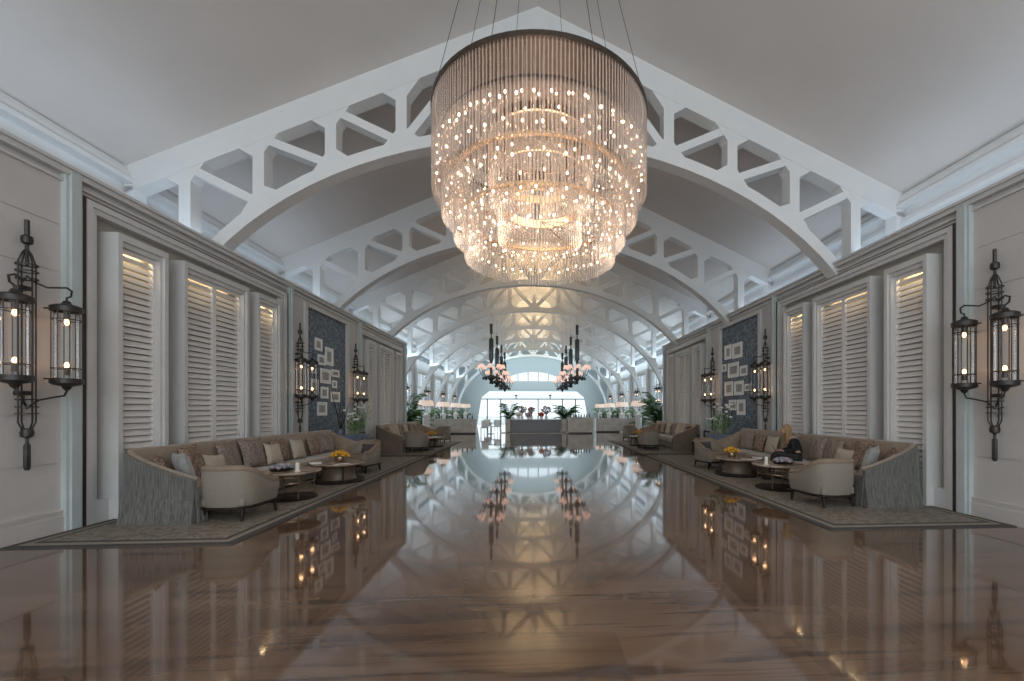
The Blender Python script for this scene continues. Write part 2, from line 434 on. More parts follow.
# ------------------------------------------------------------------ trusses
def arch_z(o, da=0., db=0.):
    a, b_ = 7.7+da, 5.65+db
    return 1.61+b_*sqrt(max(0, 1-(o/a)**2))
def roof_z(o): return RIDGE-(RIDGE-EAVE)*abs(o)/HW
def make_truss(y, label):
    t = thing('roof_truss', label, 'roof truss', (XC, y, 0), 0, 'white arched roof trusses')
    D = .15
    ch = MB(); rw = .54
    ch.plate([(-HW-.03, roof_z(HW)+.03), (0, RIDGE+.03), (HW+.03, roof_z(HW)+.03), (HW+.03, roof_z(HW)-rw), (0, RIDGE-rw), (-HW-.03, roof_z(HW)-rw)], -D, D)
    ch.build('top_chord', 'truss', t)
    ar = MB(); N = 44
    th = [pi*k/N for k in range(N+1)]
    inner = [(7.7*cos(a), 1.61+5.65*sin(a)) for a in th]; outer = [((7.7+.24)*cos(a), 1.61+(5.65+.24)*sin(a)) for a in th]
    secs = [[(i[0], -D, i[1]), (i[0], D, i[1]), (o[0], D, o[1]), (o[0], -D, o[1])] for i, o in zip(inner, outer)]
    ar.loft(secs); ar.build('arch_rib', 'truss', t)
    for sx in (-1, 1):
        x0, x1 = sorted((sx*7.6, sx*8.1))
        b = MB().box(x0, x1, -.2, .2, 0, 1.63).box(x0-.03, x1+.03, -.24, .24, 0, .25).box(x0-.03, x1+.03, -.24, .24, 1.56, 1.66)
        b.build('column', 'truss', t)
        x0, x1 = sorted((sx*7.95, sx*8.12)); MB().box(x0, x1, -D, D, 1.3, 6.0).build('wall_post', 'truss', t)
    offs = [0, 1.4, 2.8, 4.2, 5.6, 7.0]
    for o in offs:
        for sx in ((1,) if o == 0 else (-1, 1)):
            p = MB(); x = sx*o; z0 = arch_z(o, .24, .24)-.12; z1 = roof_z(o)-.45
            p.box(x-.11, x+.11, -D+.006, D-.006, z0, z1)
            g = .26      # chamfered corners of the openings
            for q in (-1, 1):
                xe = x+q*.11; zr = roof_z(abs(xe))-rw+.01
                p.plate([(xe, zr), (xe+q*g, roof_z(abs(xe+q*g))-rw+.01), (xe, zr-g)], -D+.010, D-.010)
                zb = arch_z(abs(xe), .24, .24)-.02; xo = xe+q*g
                if abs(xo) < 7.6: p.plate([(xe, zb), (xo, arch_z(abs(xo), .24, .24)-.02), (xe, zb+g)], -D+.010, D-.010)
            p.build('post', 'truss', t)
    for o0, o1 in ((1.4, 2.8), (2.8, 4.2), (4.2, 5.6), (5.6, 7.0)):
        for sx in (-1, 1):
            if o0 == 1.4:
                a, b_ = (sx*2.8, arch_z(2.8, .24, .24)), (sx*1.4, roof_z(1.4)-rw)
                bb = MB().beam((a[0], 0, a[1]-.05), (b_[0], 0, b_[1]+.05), .165, 2*D-.03)
                bb.build('brace', 'truss', t)
                continue
            a, b_ = (sx*o0, arch_z(o0, .24, .24)), (sx*o1, roof_z(o1)-rw)
            MB().beam((a[0], 0, a[1]-.02), (b_[0], 0, b_[1]+.1), .165, 2*D-.03).build('brace', 'truss', t)
    for sx in (-1, 1):
        MB().beam((sx*.05, 0, arch_z(0, .24, .24)-.02), (sx*1.4, 0, roof_z(1.4)-rw+.05), .165, 2*D-.03).build('brace', 'truss', t)
    return t
tl = ['arched white roof truss nearest the entrance, partly behind the crystal chandelier']
tl += ['arched white roof truss, %s from the entrance side' % ORD[k] for k in range(1, 7)] + ['arched white roof truss closest to the far garden wall']
tr0 = make_truss(TY[0], tl[0])
for k in range(1, 8): dup(tr0, (XC, TY[k], 0), label=tl[k])
for k, y in enumerate(TY[1:7]):      # warm lamps standing on the arch crowns, lighting the ridge
    area('ridge_lamp', (XC, y+2.55, 7.98), (radians(180), 0, 0), .6, 3.4, 62, (1, .72, .38))

# ------------------------------------------------------------------ partition walls
BAYS = [(6.2, 11.05), (15.6, 20.6)]; ART = (12.05, 14.45)
SIDE = {-1: (XL, -pi/2), 1: (XR, pi/2)}
def WX(sx, w): return (XL+w) if sx < 0 else (XR-w)
def wbox(mb, sx, w0, w1, y0, y1, z0, z1):
    xs = sorted((WX(sx, w0), WX(sx, w1))); mb.box(xs[0], xs[1], y0, y1, z0, z1)
ns = 0
for sx, nm in ((-1, 'left'), (1, 'right')):
    base = MB(); wbox(base, sx, -.45, -.12, -6, 20.9, 0, WT)
    sid = [(-6, 5.97), (11.25, 11.85), (14.65, 15.4)]
    for y0, y1 in sid:
        zz = [0]+[.9+.627*k for k in range(6)]+[WT]
        for p, q in zip(zz, zz[1:]): wbox(base, sx, -.13, 0, y0, y1, p+.006, q-.006)
        wbox(base, sx, -.13, -.012, y0, y1, 0, WT)
    wo = struct('wall_'+nm, base, 'siding')
    fl = MB()
    for y0, y1 in BAYS+[ART]: wbox(fl, sx, -.13, -.005, y0-.25, y1+.25, 4.54 if y0 == ART[0] else 4.555, WT)
    struct('wall_'+nm+'_header', fl, 'siding')
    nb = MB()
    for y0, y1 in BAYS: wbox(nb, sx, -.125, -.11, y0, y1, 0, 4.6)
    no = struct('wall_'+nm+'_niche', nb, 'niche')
    # pilasters, niche mouldings and top cornice
    pt = MB()
    for y0, y1 in ((5.96, 6.16), (11.09, 11.25), (15.38, 15.56), (20.66, 20.95)):
        wbox(pt, sx, -.13, .07, y0, y1, 0, WT+.03); wbox(pt, sx, .07, .10, y0+.04, y1-.04, 0, WT)
    struct('trim_%d' % (5 if sx < 0 else 6), pt, 'trim')
    pt = MB()
    for z, w_, dz in ((WT-.03, .13, .045), (WT-.10, .09, .07), (WT-.20, .04, .035)): wbox(pt, sx, -.45, w_, -6, 20.97, z, z+dz)
    struct('trim_%d' % (11 if sx < 0 else 12), pt, 'shutter')
    mo = MB()
    for y0, y1 in BAYS:
        for k, (i, w_) in enumerate(((0.045, .05), (.12, .02))):
            for a, b_ in ((y0+i, y0+i+.08), (y1-i-.08, y1-i)): wbox(mo, sx, -.12+i*.01, w_, a, b_, .32 if k else 0, 4.58-i)
            wbox(mo, sx, -.12, w_, y0+i+.08, y1-i-.08, 4.58-i-.08, 4.58-i)
        wbox(mo, sx, -.12, .04, y0+.125, y1-.125, 0, .32)
    y0, y1 = ART
    wbox(mo, sx, -.12, .05, y0-.2, y0-.05, 0, 4.55); wbox(mo, sx, -.12, .05, y1+.05, y1+.2, 0, 4.55); wbox(mo, sx, -.12, .05, y0-.05, y1+.05, 4.45, 4.55)
    struct('trim_%d' % (7 if sx < 0 else 8), mo, 'shutter')
    dk = MB()
    for y0, y1 in BAYS:
        wbox(dk, sx, -.12, .035, y0-.035, y0+.05, 0, 4.56); wbox(dk, sx, -.12, .035, y1-.05, y1+.035, 0, 4.56); wbox(dk, sx, -.12, .034, y0+.05, y1-.05, 4.53, 4.56)
    struct('trim_%d' % (9 if sx < 0 else 10), dk, 'dark_trim')
    wp = MB(); wbox(wp, sx, -.12, -.04, ART[0]-.06, ART[1]+.06, 0, 4.46)
    struct('wall_'+nm+'_paper', wp, 'damask')
    bb = MB()
    for y0, y1 in sid: wbox(bb, sx, 0, .03, y0, y1, 0, .27); wbox(bb, sx, .03, .045, y0, y1, 0, .2); wbox(bb, sx, 0, .04, y0, y1, .25, .285)
    struct('baseboard_'+nm, bb, 'siding')
    # end face of the partition
# ------------------------------------------------------------------ shutters
def make_shutter(W, n, label, loc, rz):
    t = thing('louvred_shutter', label, 'shutter', loc, rz, 'louvred shutters along the side walls')
    H = 4.20; D = .27; h = W/2
    f = MB(); f.box(-h, -h+.05, 0, D-.03, 0, H); f.box(h-.05, h, 0, D-.03, 0, H); f.box(-h+.05, h-.05, 0, D-.04, H-.05, H)
    for a, q in ((-h, 1), (h, -1)):
        xa = sorted((a, a+q*.07)); f.box(xa[0], xa[1], D-.03, D+.010, 0, H)
        xa = sorted((a+q*.05, a+q*.11)); f.box(xa[0], xa[1], D-.10, D-.03, 0, H-.05)
    f.box(-h+.07, h-.07, D-.03, D+.010, H-.10, H); f.box(-h+.11, h-.11, D-.10, D-.03, H-.17, H-.051)
    f.box(-h+.11, h-.11, 0, D-.035, 0, .45)
    f.build('frame', 'shutter', t)
    x0, x1 = -h+.11, h-.11; lw = (x1-x0)/n
    for k in range(n):
        a, b_ = x0+k*lw, x0+(k+1)*lw
        l = MB(); y0, y1 = D-.15, D-.10
        l.box(a, a+.045, y0, y1, .45, H-.17); l.box(b_-.045, b_, y0, y1, .45, H-.17); l.box(a, b_, y0, y1, .45, .6); l.box(a, b_, y0, y1, H-.23, H-.17)
        z = .66
        while z < H-.27:
            l.beam((a+.04, D-.125, z), (b_-.04, D-.125, z), .098, .010, up=(0, .86, .50)); z += .098
        l.build('louvre_leaf', 'louvre', t)
    return t
WB = {}
def place_shutter(kind, sx, y0, y1, label):
    ww = {1: .98, 2: 1.9}[kind]
    yc = (y0+y1)/2; loc = (WX(sx, -.11), yc, 0); rz = SIDE[sx][1]
    W_ = round(y1-y0, 2)
    if (kind, W_) in WB: return dup(WB[(kind, W_)], loc, rz, label)
    WB[(kind, W_)] = make_shutter(W_, kind, label, loc, rz)
LR = {-1: 'left', 1: 'right'}
for sx in (-1, 1):
    for bi, (b0, b1) in enumerate(BAYS):
        d = b0-6.2
        wn = ('front', 'rear')[bi]
        place_shutter(1, sx, 6.55+d, 7.40+d, 'tall single louvred shutter at the near end of the %s wall %s niche' % (LR[sx], wn))
        place_shutter(2, sx, 7.72+d, 9.40+d, 'wide double louvred shutter in the middle of the %s wall %s niche' % (LR[sx], wn))
        place_shutter(1, sx, 9.70+d, 10.55+d, 'tall single louvred shutter at the far end of the %s wall %s niche' % (LR[sx], wn))
    for yy, W_ in ((6.97, .55), (8.56, 1.2), (10.12, .5)):      # lamps inside the shutter boxes
        area('shutter_lamp', (WX(sx, -.07), yy, 4.05), (0, 0, 0),   .06, W_, 2.4, (1, .74, .42))

# ------------------------------------------------------------------ lantern sconces
def make_sconce(label, loc, rz):
    t = thing('lantern_sconce', label, 'wall lamp', loc, rz, 'twin lantern wall lamps')
    r = MB(); y = .10
    r.tube([(0,y,3.35),(0,y,3.9)], .017, 8); r.tube([(0,y,3.62),(0,y,3.9)], .024, 6)
    r.lathe([(.02,3.60),(.05,3.62),(.055,3.66),(.05,3.70),(.02,3.72)], 12, (0,y,0))
    for q in (-1, 1):
        for w in (0, 1):
            dx, dy = (q*.09, 0) if w == 0 else (0, q*.06)
            r.tube([(0,y,3.56),(dx*.5,y+dy*.5,3.5),(dx,y+dy,3.38),(dx,y+dy,3.10),(dx,y+dy,2.9),(dx,y+dy,1.9),(dx,y+dy,1.45),(dx*.5,y+dy*.5,1.36),(0,y,1.28)], .009, 6)
    for z in (3.18, 3.27, 3.35, 1.55, 1.63, 1.72): r.ring(.095, .014, z, .014, 16, (0, y, 0))
    r.lathe([(.02,1.26),(.055,1.28),(.06,1.33),(.05,1.37),(.02,1.38)], 12, (0,y,0))
    r.tube([(0,y,1.28),(0,y,1.2),(0,y,1.17),(0,y,.9),(0,y,.87)], [.016,.016,.03,.03,.02], 8)
    r.box(-.05,.05,0,y,3.05,3.10); r.box(-.05,.05,0,y,1.78,1.83)
    r.build('wall_spine', 'iron', t, smooth=True)
    for q in (-1, 1):
        a = MB(); x = q*.27; yo = .27
        a.tube([(0,y,3.22),(q*.06,y+.03,3.16),(q*.13,y+.09,3.12),(q*.2,yo-.01,3.14),(x,yo,3.16),(x+q*.06,yo,3.13),(x+q*.05,yo,3.06),(x,yo,3.03),(x,yo,2.98)], .012, 6)
        a.build('scroll_arm', 'iron', t, smooth=True); a = MB()
        a.tube([(0,y,1.62),(q*.08,y+.04,1.72),(q*.16,yo-.03,1.76),(q*.24,yo,1.78),(x,yo,1.84),(x,yo,1.95)], .012, 6)
        a.build('scroll_arm', 'iron', t, smooth=True)
        for z in (2.9, 2.0): MB().tube([(x,0,z),(x,yo,z)], .01, 6).build('wall_bracket', 'iron', t)
        l = MB(); c_ = (x, yo, 0); R_ = .15
        l.lathe([(0,3.0),(.03,2.99),(.05,2.95),(.12,2.93),(R_,2.91),(R_,2.85),(R_-.02,2.85),(R_-.02,2.9),(0,2.9)], 24, c_)
        l.lathe([(0,1.84),(.03,1.86),(.05,1.90),(.12,1.92),(R_,1.94),(R_,2.0),(R_-.02,2.0),(R_-.02,1.96),(0,1.96)], 24, c_)
        for k in range(8):
            t_ = 2*pi*k/8+.2; l.tube([(x+.132*cos(t_), yo+.132*sin(t_), 2.0), (x+.132*cos(t_), yo+.132*sin(t_), 2.86)], .006, 5)
        for z in (2.12, 2.74): l.ring(.138, .010, z, .012, 24, c_)
        lo = l.build('lantern', 'iron', t, smooth=True)
        g = MB(); g.lathe([(.112, 2.0), (.112, 2.86)], 20, c_); g.f = g.f[:-2]; g.mi = g.mi[:-2]
        g.build('glass_cylinder', 'glass', lo, smooth=True)
        for z, zs in ((2.72, 1), (2.17, -1)):
            b = MB().ell((x, yo, z), (.024, .024, .04)); b.build('bulb', 'bulb', lo)
            MB().lathe([(.025, z+zs*.04), (.03, z+zs*.06), (.03, z+zs*.13)], 10, c_).build('socket', 'bronze', lo)
    return t
sc = None
for sx in (-1, 1):
    for Y, nm in ((5.50 if sx < 0 else 5.58, 'on the siding panel closest to the entrance'), (11.5, 'between the front shutters and the framed prints'), (15.0, 'between the framed prints and the rear shutters')):
        lab = 'iron twin lantern wall lamp %s, %s wall' % (nm, LR[sx])
        loc = (WX(sx, 0), Y, 0)
        if sc is None: sc = make_sconce(lab, loc, SIDE[sx][1])
        else: dup(sc, loc, SIDE[sx][1], lab)
        for q in (-1, 1):
            for z in (2.17, 2.72): point('lantern_light', (WX(sx, .27), Y+q*.27, z), 1.7, (1, .58, .30), .032)
    for k in (3, 4, 5, 6):
        X = XC+sx*7.60
        dup(sc, (X, TY[k]+.3, .0), SIDE[sx][1], 'iron twin lantern lamp on the %s-hand truss column, %s beyond the partition' % (LR[sx], ORD[k-3]))

# ------------------------------------------------------------------ framed prints
def frame_from_px(sx, x0, x1, y0, y1, k, label):
    Xw = WX(sx, -.04)
    def zc(px): return 420*abs(Xw)/abs(px-532)/.998
    ya, yb = sorted((zc(x0)-.066*Xw, zc(x1)-.066*Xw)); zm = zc((x0+x1)/2)
    za, zb = 1.6+(410-y1)*zm/420, 1.6+(410-y0)*zm/420
    w, h = yb-ya, zb-za
    t = thing('framed_print', label, 'framed print', (Xw, (ya+yb)/2, za), SIDE[sx][1], 'framed prints on the blue wallpaper')
    f = MB(); b = .035
    f.box(-w/2, w/2, 0, .03, 0, b); f.box(-w/2, w/2, 0, .03, h-b, h); f.box(-w/2, -w/2+b, 0, .03, b, h-b); f.box(w/2-b, w/2, 0, .03, b, h-b)
    f.build('frame', 'white', t)
    MB().box(-w/2+b, w/2-b, 0, .012, b, h-b).build('mount', 'paper', t)
    m = min(w, h)*.24
    MB().box(-w/2+m, w/2-m, .012, .015, m, h-m).build('picture', 'print', t)
LF = [(315,322,338.6,350.6,'small portrait print, highest in the cluster'), (325.4,333,348,365.5,'tall narrow print near the top, far column'), (318,325,355,365,'small print just under the highest one'),
      (311.5,316,360.6,373.5,'portrait print half behind the lantern, upper'), (320.6,330.4,369,383.5,'largest print in the middle of the cluster'), (331.8,339,370,377,'small landscape print, far column'),
      (310.5,318,379,393.5,'portrait print beside the lantern, lower'), (332.4,336.6,380.5,388,'smallest print, far column below the landscape one'), (321,328,387,398.5,'portrait print under the largest one'),
      (331,339.6,392,402,'wide print, lowest of the far column'), (317.4,326.6,402,415.5,'lowest print of the cluster')]
for k, (a, b_, c_, d, l) in enumerate(LF): frame_from_px(-1, a, b_, c_, d, k, 'white framed '+l+', left wall')
RF = [(724.7,731,345.3,359.4,'portrait print, top row, away from the lamp'), (732.5,741.9,343,358,'larger print of the top row, towards the lamp'), (722,726,364.5,371.6,'smallest print at the far edge'),
      (728,738.4,362.7,377.5,'largest print in the middle'), (740,747,365.7,375.8,'square print of the second row by the lamp'), (724.7,732.7,381.7,395.8,'portrait print of the third row, far side'),
      (734.4,743.3,381,395,'portrait print of the third row, middle'), (744.7,749.9,384,391,'small print at the near edge by the lamp'), (729,735.8,399.8,410.3,'print of the bottom row behind the twigs'),
      (737,745,399.5,415,'lowest portrait print of the bottom row')]
for k, (a, b_, c_, d, l) in enumerate(RF): frame_from_px(1, a, b_, c_, d, k, 'white framed '+l+', right wall')

# ------------------------------------------------------------------ rugs
def rug(x0, x1, y0, y1, label):
    t = thing('area_rug', label, 'rug', ((x0+x1)/2, (y0+y1)/2, 0))
    hx, hy = (x1-x0)/2, (y1-y0)/2
    MB().box(-hx, hx, -hy, hy, 0, .012).build('border', 'rug_border', t)
    MB().box(-hx+.10, hx-.10, -hy+.10, hy-.10, .011, .015).build('band', 'rug_band', t)
    MB().box(-hx+.18, hx-.18, -hy+.18, hy-.18, .014, .017).build('inner_border', 'rug_border', t)
    MB().box(-hx+.24, hx-.24, -hy+.24, hy-.24, .016, .020).build('field', 'rug_field', t)
rug(-6.1, -3.55, 5.22, 14.7, 'grey-brown bordered rug under the front seating group along the left wall')
rug(3.95, 6.62, 5.32, 14.7, 'grey-brown bordered rug under the front seating group along the right wall')
rug(-6.1, -3.55, 15.0, 21.6, 'grey-brown bordered rug under the rear seating group along the left wall')
rug(3.95, 6.62, 15.0, 21.6, 'grey-brown bordered rug under the rear seating group along the right wall')
RZ = .02

# ------------------------------------------------------------------ sofa
def path_u(hx, D, r, n=6):      # from the front of +x arm round the back to the front of the -x arm
    pts = []
    for k in range(9): pts.append((hx, D-(D-r)*k/8))
    for k in range(1, n): a = pi/2*k/n; pts.append((hx-r+r*cos(a), r-r*sin(a)))
    m = 16
    for k in range(m+1): pts.append((hx-r-(2*hx-2*r)*k/m, 0))
    for k in range(1, n): a = pi/2*k/n; pts.append((-hx+r-r*sin(a), r-r*cos(a)))
    for k in range(9): pts.append((-hx, r+(D-r)*k/8))
    return pts
def shell(path, prof):          # prof(i, point) -> [(offset inward, z)]
    secs = []; n = len(path)
    for i, p in enumerate(path):
        a, b_ = path[max(i-1, 0)], path[min(i+1, n-1)]
        d = Vector((b_[0]-a[0], b_[1]-a[1])).normalized(); nn = Vector((-d.y, d.x))
        cen = Vector((0, .5)) - Vector(p)
        if i == 0: s_ = 1 if nn.dot(cen) > 0 else -1
        nn *= s_
        secs.append([(p[0]+nn.x*o, p[1]+nn.y*o, z) for o, z in prof(i, p)])
    return secs
def make_sofa(L, cover, label, loc, rz):
    t = thing('curved_sofa', label, 'sofa', loc, rz)
    D = 1.0
    path = path_u(L/2, D, .13)
    def h(p):
        y = max(0, min(1, (p[1]-.08)/(D-.1))); return 1.02-.40*y**.72
    def outer(i, p):
        H = h(p); fl = .05*(1+.5*sin(i*2.3))
        return [(-fl, .0), (-.015, .32), (0, .5*H), (0, H-.03), (.03, H-.005), (.045, H-.03), (.045, .02)]
    MB().loft(shell(path, outer)).build('skirt_cover', cover, t, smooth=True)
    def inner(i, p):
        H = h(p); return [(.04, .10), (.035, H-.02), (.05, H+.01), (.08, H+.018), (.11, H+.005), (.125, H-.03), (.20, .5), (.21, .12)]
    MB().loft(shell(path, inner)).build('backrest', 'sofa', t, smooth=True)
    MB().box(-L/2+.2, L/2-.2, .2, .76, .05, .30).build('seat_base', 'sofa_dark', t)
    n = 4; w = (L-.44)/n
    for k in range(n):
        x = -L/2+.22+k*w
        MB().rbox(x+.004, x+w-.004, .2, .80, .27, .46, .05).build('seat_cushion', 'sofa', t, smooth=True)
    for sx in (-1, 1):
        fr = MB().box(*sorted((sx*(L/2-.2), sx*(L/2-.01))), D-.01, D+.012, .46, .50)
        for k in range(14):
            x = sx*(L/2-.02-.013*k)
            fr.tube([(x, D+.005, .48), (x+.01*sin(k*3), D+.02, .25), (x, D+.035+.01*sin(k), .01)], [.008, .007, .012], 5)
        fr.build('fringe', cover, t)
    return t
def sofa_at(L, cover, label, sx, xb, yc): return make_sofa(L, cover, label, (xb, yc, RZ), SIDE[sx][1])
SOF = {}
SOF['LF'] = sofa_at(6.0, 'silk', 'long brown sofa with fringed silver silk cover, front group, left wall', -1, -5.68, 9.15)
SOF['RF'] = sofa_at(5.8, 'silk', 'long brown sofa with silver silk cover where the blond person sits', 1, 6.38, 9.36)
SOF['LR'] = sofa_at(5.2, 'sofa_dark', 'dark brown sofa of the rear group in front of the left wall shutters', -1, -5.72, 18.3)
SOF['RR'] = sofa_at(5.2, 'sofa_dark', 'dark brown sofa of the rear group in front of the right wall shutters', 1, 6.40, 18.3)

# ------------------------------------------------------------------ pillows
PIL = {}
def pillow_mesh(w, h, th):
    mb = MB(); n = 12; vs = []; fs = []
    for s_ in (1, -1):
        for j in range(n+1):
            for i in range(n+1):
                u, v = -1+2*i/n, -1+2*j/n
                x = w/2*u*(.87+.13*v*v); z = h/2*v*(.87+.13*u*u)
                y = s_*th/2*(max(0, (1-u**4)*(1-v**4)))**.5*(1-.12*(u*u+v*v))
                vs.append((x, y, z+h/2))
    for s_ in (0, 1):
        o = s_*(n+1)**2
        for j in range(n):
            for i in range(n):
                a = o+j*(n+1)+i; fs.append((a, a+1, a+n+2, a+n+1))
    return mb.add(vs, fs)
LOOK = {'pil_grey': 'silvery grey silk', 'pil_pat': 'brown damask', 'pil_cream': 'small cream', 'pil_band': 'taupe patterned', 'pil_dark': 'dark charcoal'}
def pillow(look, w, h, X, Y, z, rz, tilt, roll, label, grp):
    key = (look, w, h)
    if key not in PIL:
        o = pillow_mesh(w, h, .17 if w > .4 else .13).build('throw_pillow', look, smooth=True); PIL[key] = o
    else:
        o = PIL[key].copy(); COL.objects.link(o)
    o.matrix_world = Matrix.Translation((X, Y, z)) @ Matrix.Rotation(rz, 4, 'Z') @ Matrix.Rotation(tilt, 4, 'X') @ Matrix.Rotation(roll, 4, 'Y')
    tag(o, label, 'pillow', grp)
    return o
SEAT = RZ+.462
# (Y, look, width, height, distance from sofa back, extra turn)
def row(sx, xb, spec, where):
    for k, (Y, look, w, h, d, turn) in enumerate(spec):
        X = xb+d if sx < 0 else xb-d
        lab = '%s pillow, %s from the near end of the %s' % (LOOK[look], ORD[k], where)
        pillow(look, w*1.06, round(h*1.1, 3), X, Y, SEAT+.0, SIDE[sx][1]+turn*(-sx), radians(16), radians(random.uniform(-5, 5)), lab, 'throw pillows on the sofas')
specL = [(6.52, 'pil_pat', .46, .44, .36, .7), (6.66, 'pil_grey', .50, .47, .56, .9), (7.02, 'pil_pat', .56, .54, .42, .25), (7.42, 'pil_cream', .44, .36, .42, 0), (7.92, 'pil_band', .54, .52, .34, .1),
         (8.50, 'pil_band', .56, .54, .36, -.1), (8.94, 'pil_cream', .42, .42, .46, -.1), (9.42, 'pil_pat', .54, .48, .34, .05), (9.92, 'pil_cream', .46, .44, .42, 0), (10.75, 'pil_pat', .44, .44, .36, 0), (11.35, 'pil_band', .5, .46, .36, -.3)]
row(-1, -5.68, specL, 'left front sofa')
specR = [(6.80, 'pil_pat', .46, .44, .36, .7), (6.98, 'pil_grey', .50, .47, .56, .9), (7.36, 'pil_pat', .52, .52, .40, .2), (7.72, 'pil_cream', .46, .36, .44, 0), (8.2, 'pil_band', .54, .52, .34, .1),
         (8.62, 'pil_band', .5, .52, .34, .0), (9.55, 'pil_band', .54, .54, .38, -.1), (10.2, 'pil_cream', .48, .44, .42, 0), (10.9, 'pil_pat', .46, .44, .36, 0), (11.5, 'pil_band', .48, .46, .36, -.3)]
row(1, 6.38, specR, "blond person's sofa")
for sx, xb, nm in ((-1, -5.72, 'left rear sofa'), (1, 6.40, 'right rear sofa')):
    sp = [(16.1, 'pil_pat', .46, .46, .4, .6), (16.55, 'pil_cream', .5, .52, .42, .2), (17.1, 'pil_cream', .5, .54, .4, 0), (17.7, 'pil_band', .5, .52, .36, 0), (18.5, 'pil_cream', .48, .5, .36, 0), (19.3, 'pil_band', .5, .5, .36, 0), (20.1, 'pil_pat', .46, .46, .38, -.2)]
    row(sx, xb, sp, nm)

# ------------------------------------------------------------------ armchair
def make_armchair(label, loc, rz):
    t = thing('tub_armchair', label, 'armchair', loc, rz, 'taupe tub armchairs')
    hw, D = .375, .76
    pts = []
    for k in range(6): pts.append((hw-.0, D-(D-.36)*k/6))
    for k in range(13):
        a = pi*k/12; pts.append((hw*(abs(cos(a))**.72)*(1 if cos(a) >= 0 else -1), .36-.36*sin(a)**.8))
    for k in range(1, 7): pts.append((-hw, .36+(D-.36)*k/6))
    def h(p):
        y = p[1]; u = max(0, min(1, (y-.02)/(D-.1))); s_ = u*u*(3-2*u); return .77-.24*s_
    def body(i, p):
        H = h(p); return [(.045, .19), (.012, .34), (0, .5*H+.1), (0, H-.06), (.02, H-.02), (.08, H-.02), (.10, H-.06), (.10, .2)]
    MB().loft(shell(pts, body)).build('tub_shell', 'chair', t, smooth=True)
    roll = [(x, y, h((x, y))-.02) for x, y in pts]
    cp = []
    for (x, y, z) in roll:
        v = Vector((0, .4))-Vector((x, y)); v = v.normalized()*.045; cp.append((x+v.x, y+v.y, z))
    MB().tube(cp, [.05]*len(cp), 10).build('arm_roll', 'chair_roll', t, smooth=True)
    MB().rbox(-.30, .30, .08, D-.005, .2, .33, .03).build('seat_deck', 'chair', t, smooth=True)
    MB().rbox(-.29, .29, .09, D+.0, .32, .45, .045).build('seat_cushion', 'chair_roll', t, smooth=True)
    r = MB()
    for a, b_ in (((-.33,.16),(.33,.16)), ((.33,.16),(.36,D-.03)), ((.36,D-.03),(-.36,D-.03)), ((-.36,D-.03),(-.33,.16))):
        r.beam((a[0], a[1], .185), (b_[0], b_[1], .185), .035, .03, up=(0,0,1))
    ring_pts = [(x*.9, .38+(y-.38)*.9, .185) for x, y in pts]
    r.tube([(x*1.0, .38+(y-.38)*1.0, .19) for x, y in pts], .02, 6); r.build('base_rail', 'wood', t)
    for sx in (-1, 1):
        MB().tube([(sx*.345, D-.04, 0), (sx*.335, D-.05, .19)], [.018, .03], 8).build('leg', 'wood', t)
        MB().tube([(sx*.275, .08, 0), (sx*.265, .12, .19)], [.018, .03], 8).build('leg', 'wood', t)
    return t
ac = make_armchair('taupe tub armchair seen from behind, in front of the left front sofa', (-4.39, 6.17, RZ), -.04)
def lum(X, Y, rz, lab): return dup(ac, (X, Y, RZ), rz, lab)
# empty sits at the chair's back; chairs facing the camera are placed by their back as well
lum(4.98, 6.42, .12, 'taupe tub armchair seen from behind, in front of the person\'s sofa')
lum(-4.22, 11.50, pi-.32, 'taupe tub armchair with dark cushion facing the entrance, left front group')
lum(4.78, 11.65, pi+.32, 'taupe tub armchair with dark cushion facing the entrance, right front group')
lum(-4.38, 15.75, -.05, 'taupe tub armchair seen from behind, left rear group')
lum(4.72, 16.2, .05, 'taupe tub armchair seen from behind, right rear group')
lum(-4.2, 20.9, pi-.35, 'taupe tub armchair facing the entrance, left rear group')
lum(4.85, 21.3, pi+.35, 'taupe tub armchair facing the entrance, right rear group')
for X, Y, rz, nm in ((-4.22, 11.50, pi-.32, 'left front'), (4.78, 11.65, pi+.32, 'right front')):
    dx, dy = -sin(rz)*.2, cos(rz)*.2
    pillow('pil_dark', .46, .26, X+dx, Y+dy, RZ+.445, rz, radians(12), 0, 'dark charcoal bolster pillow on the armchair of the %s group' % nm, 'charcoal armchair pillows')

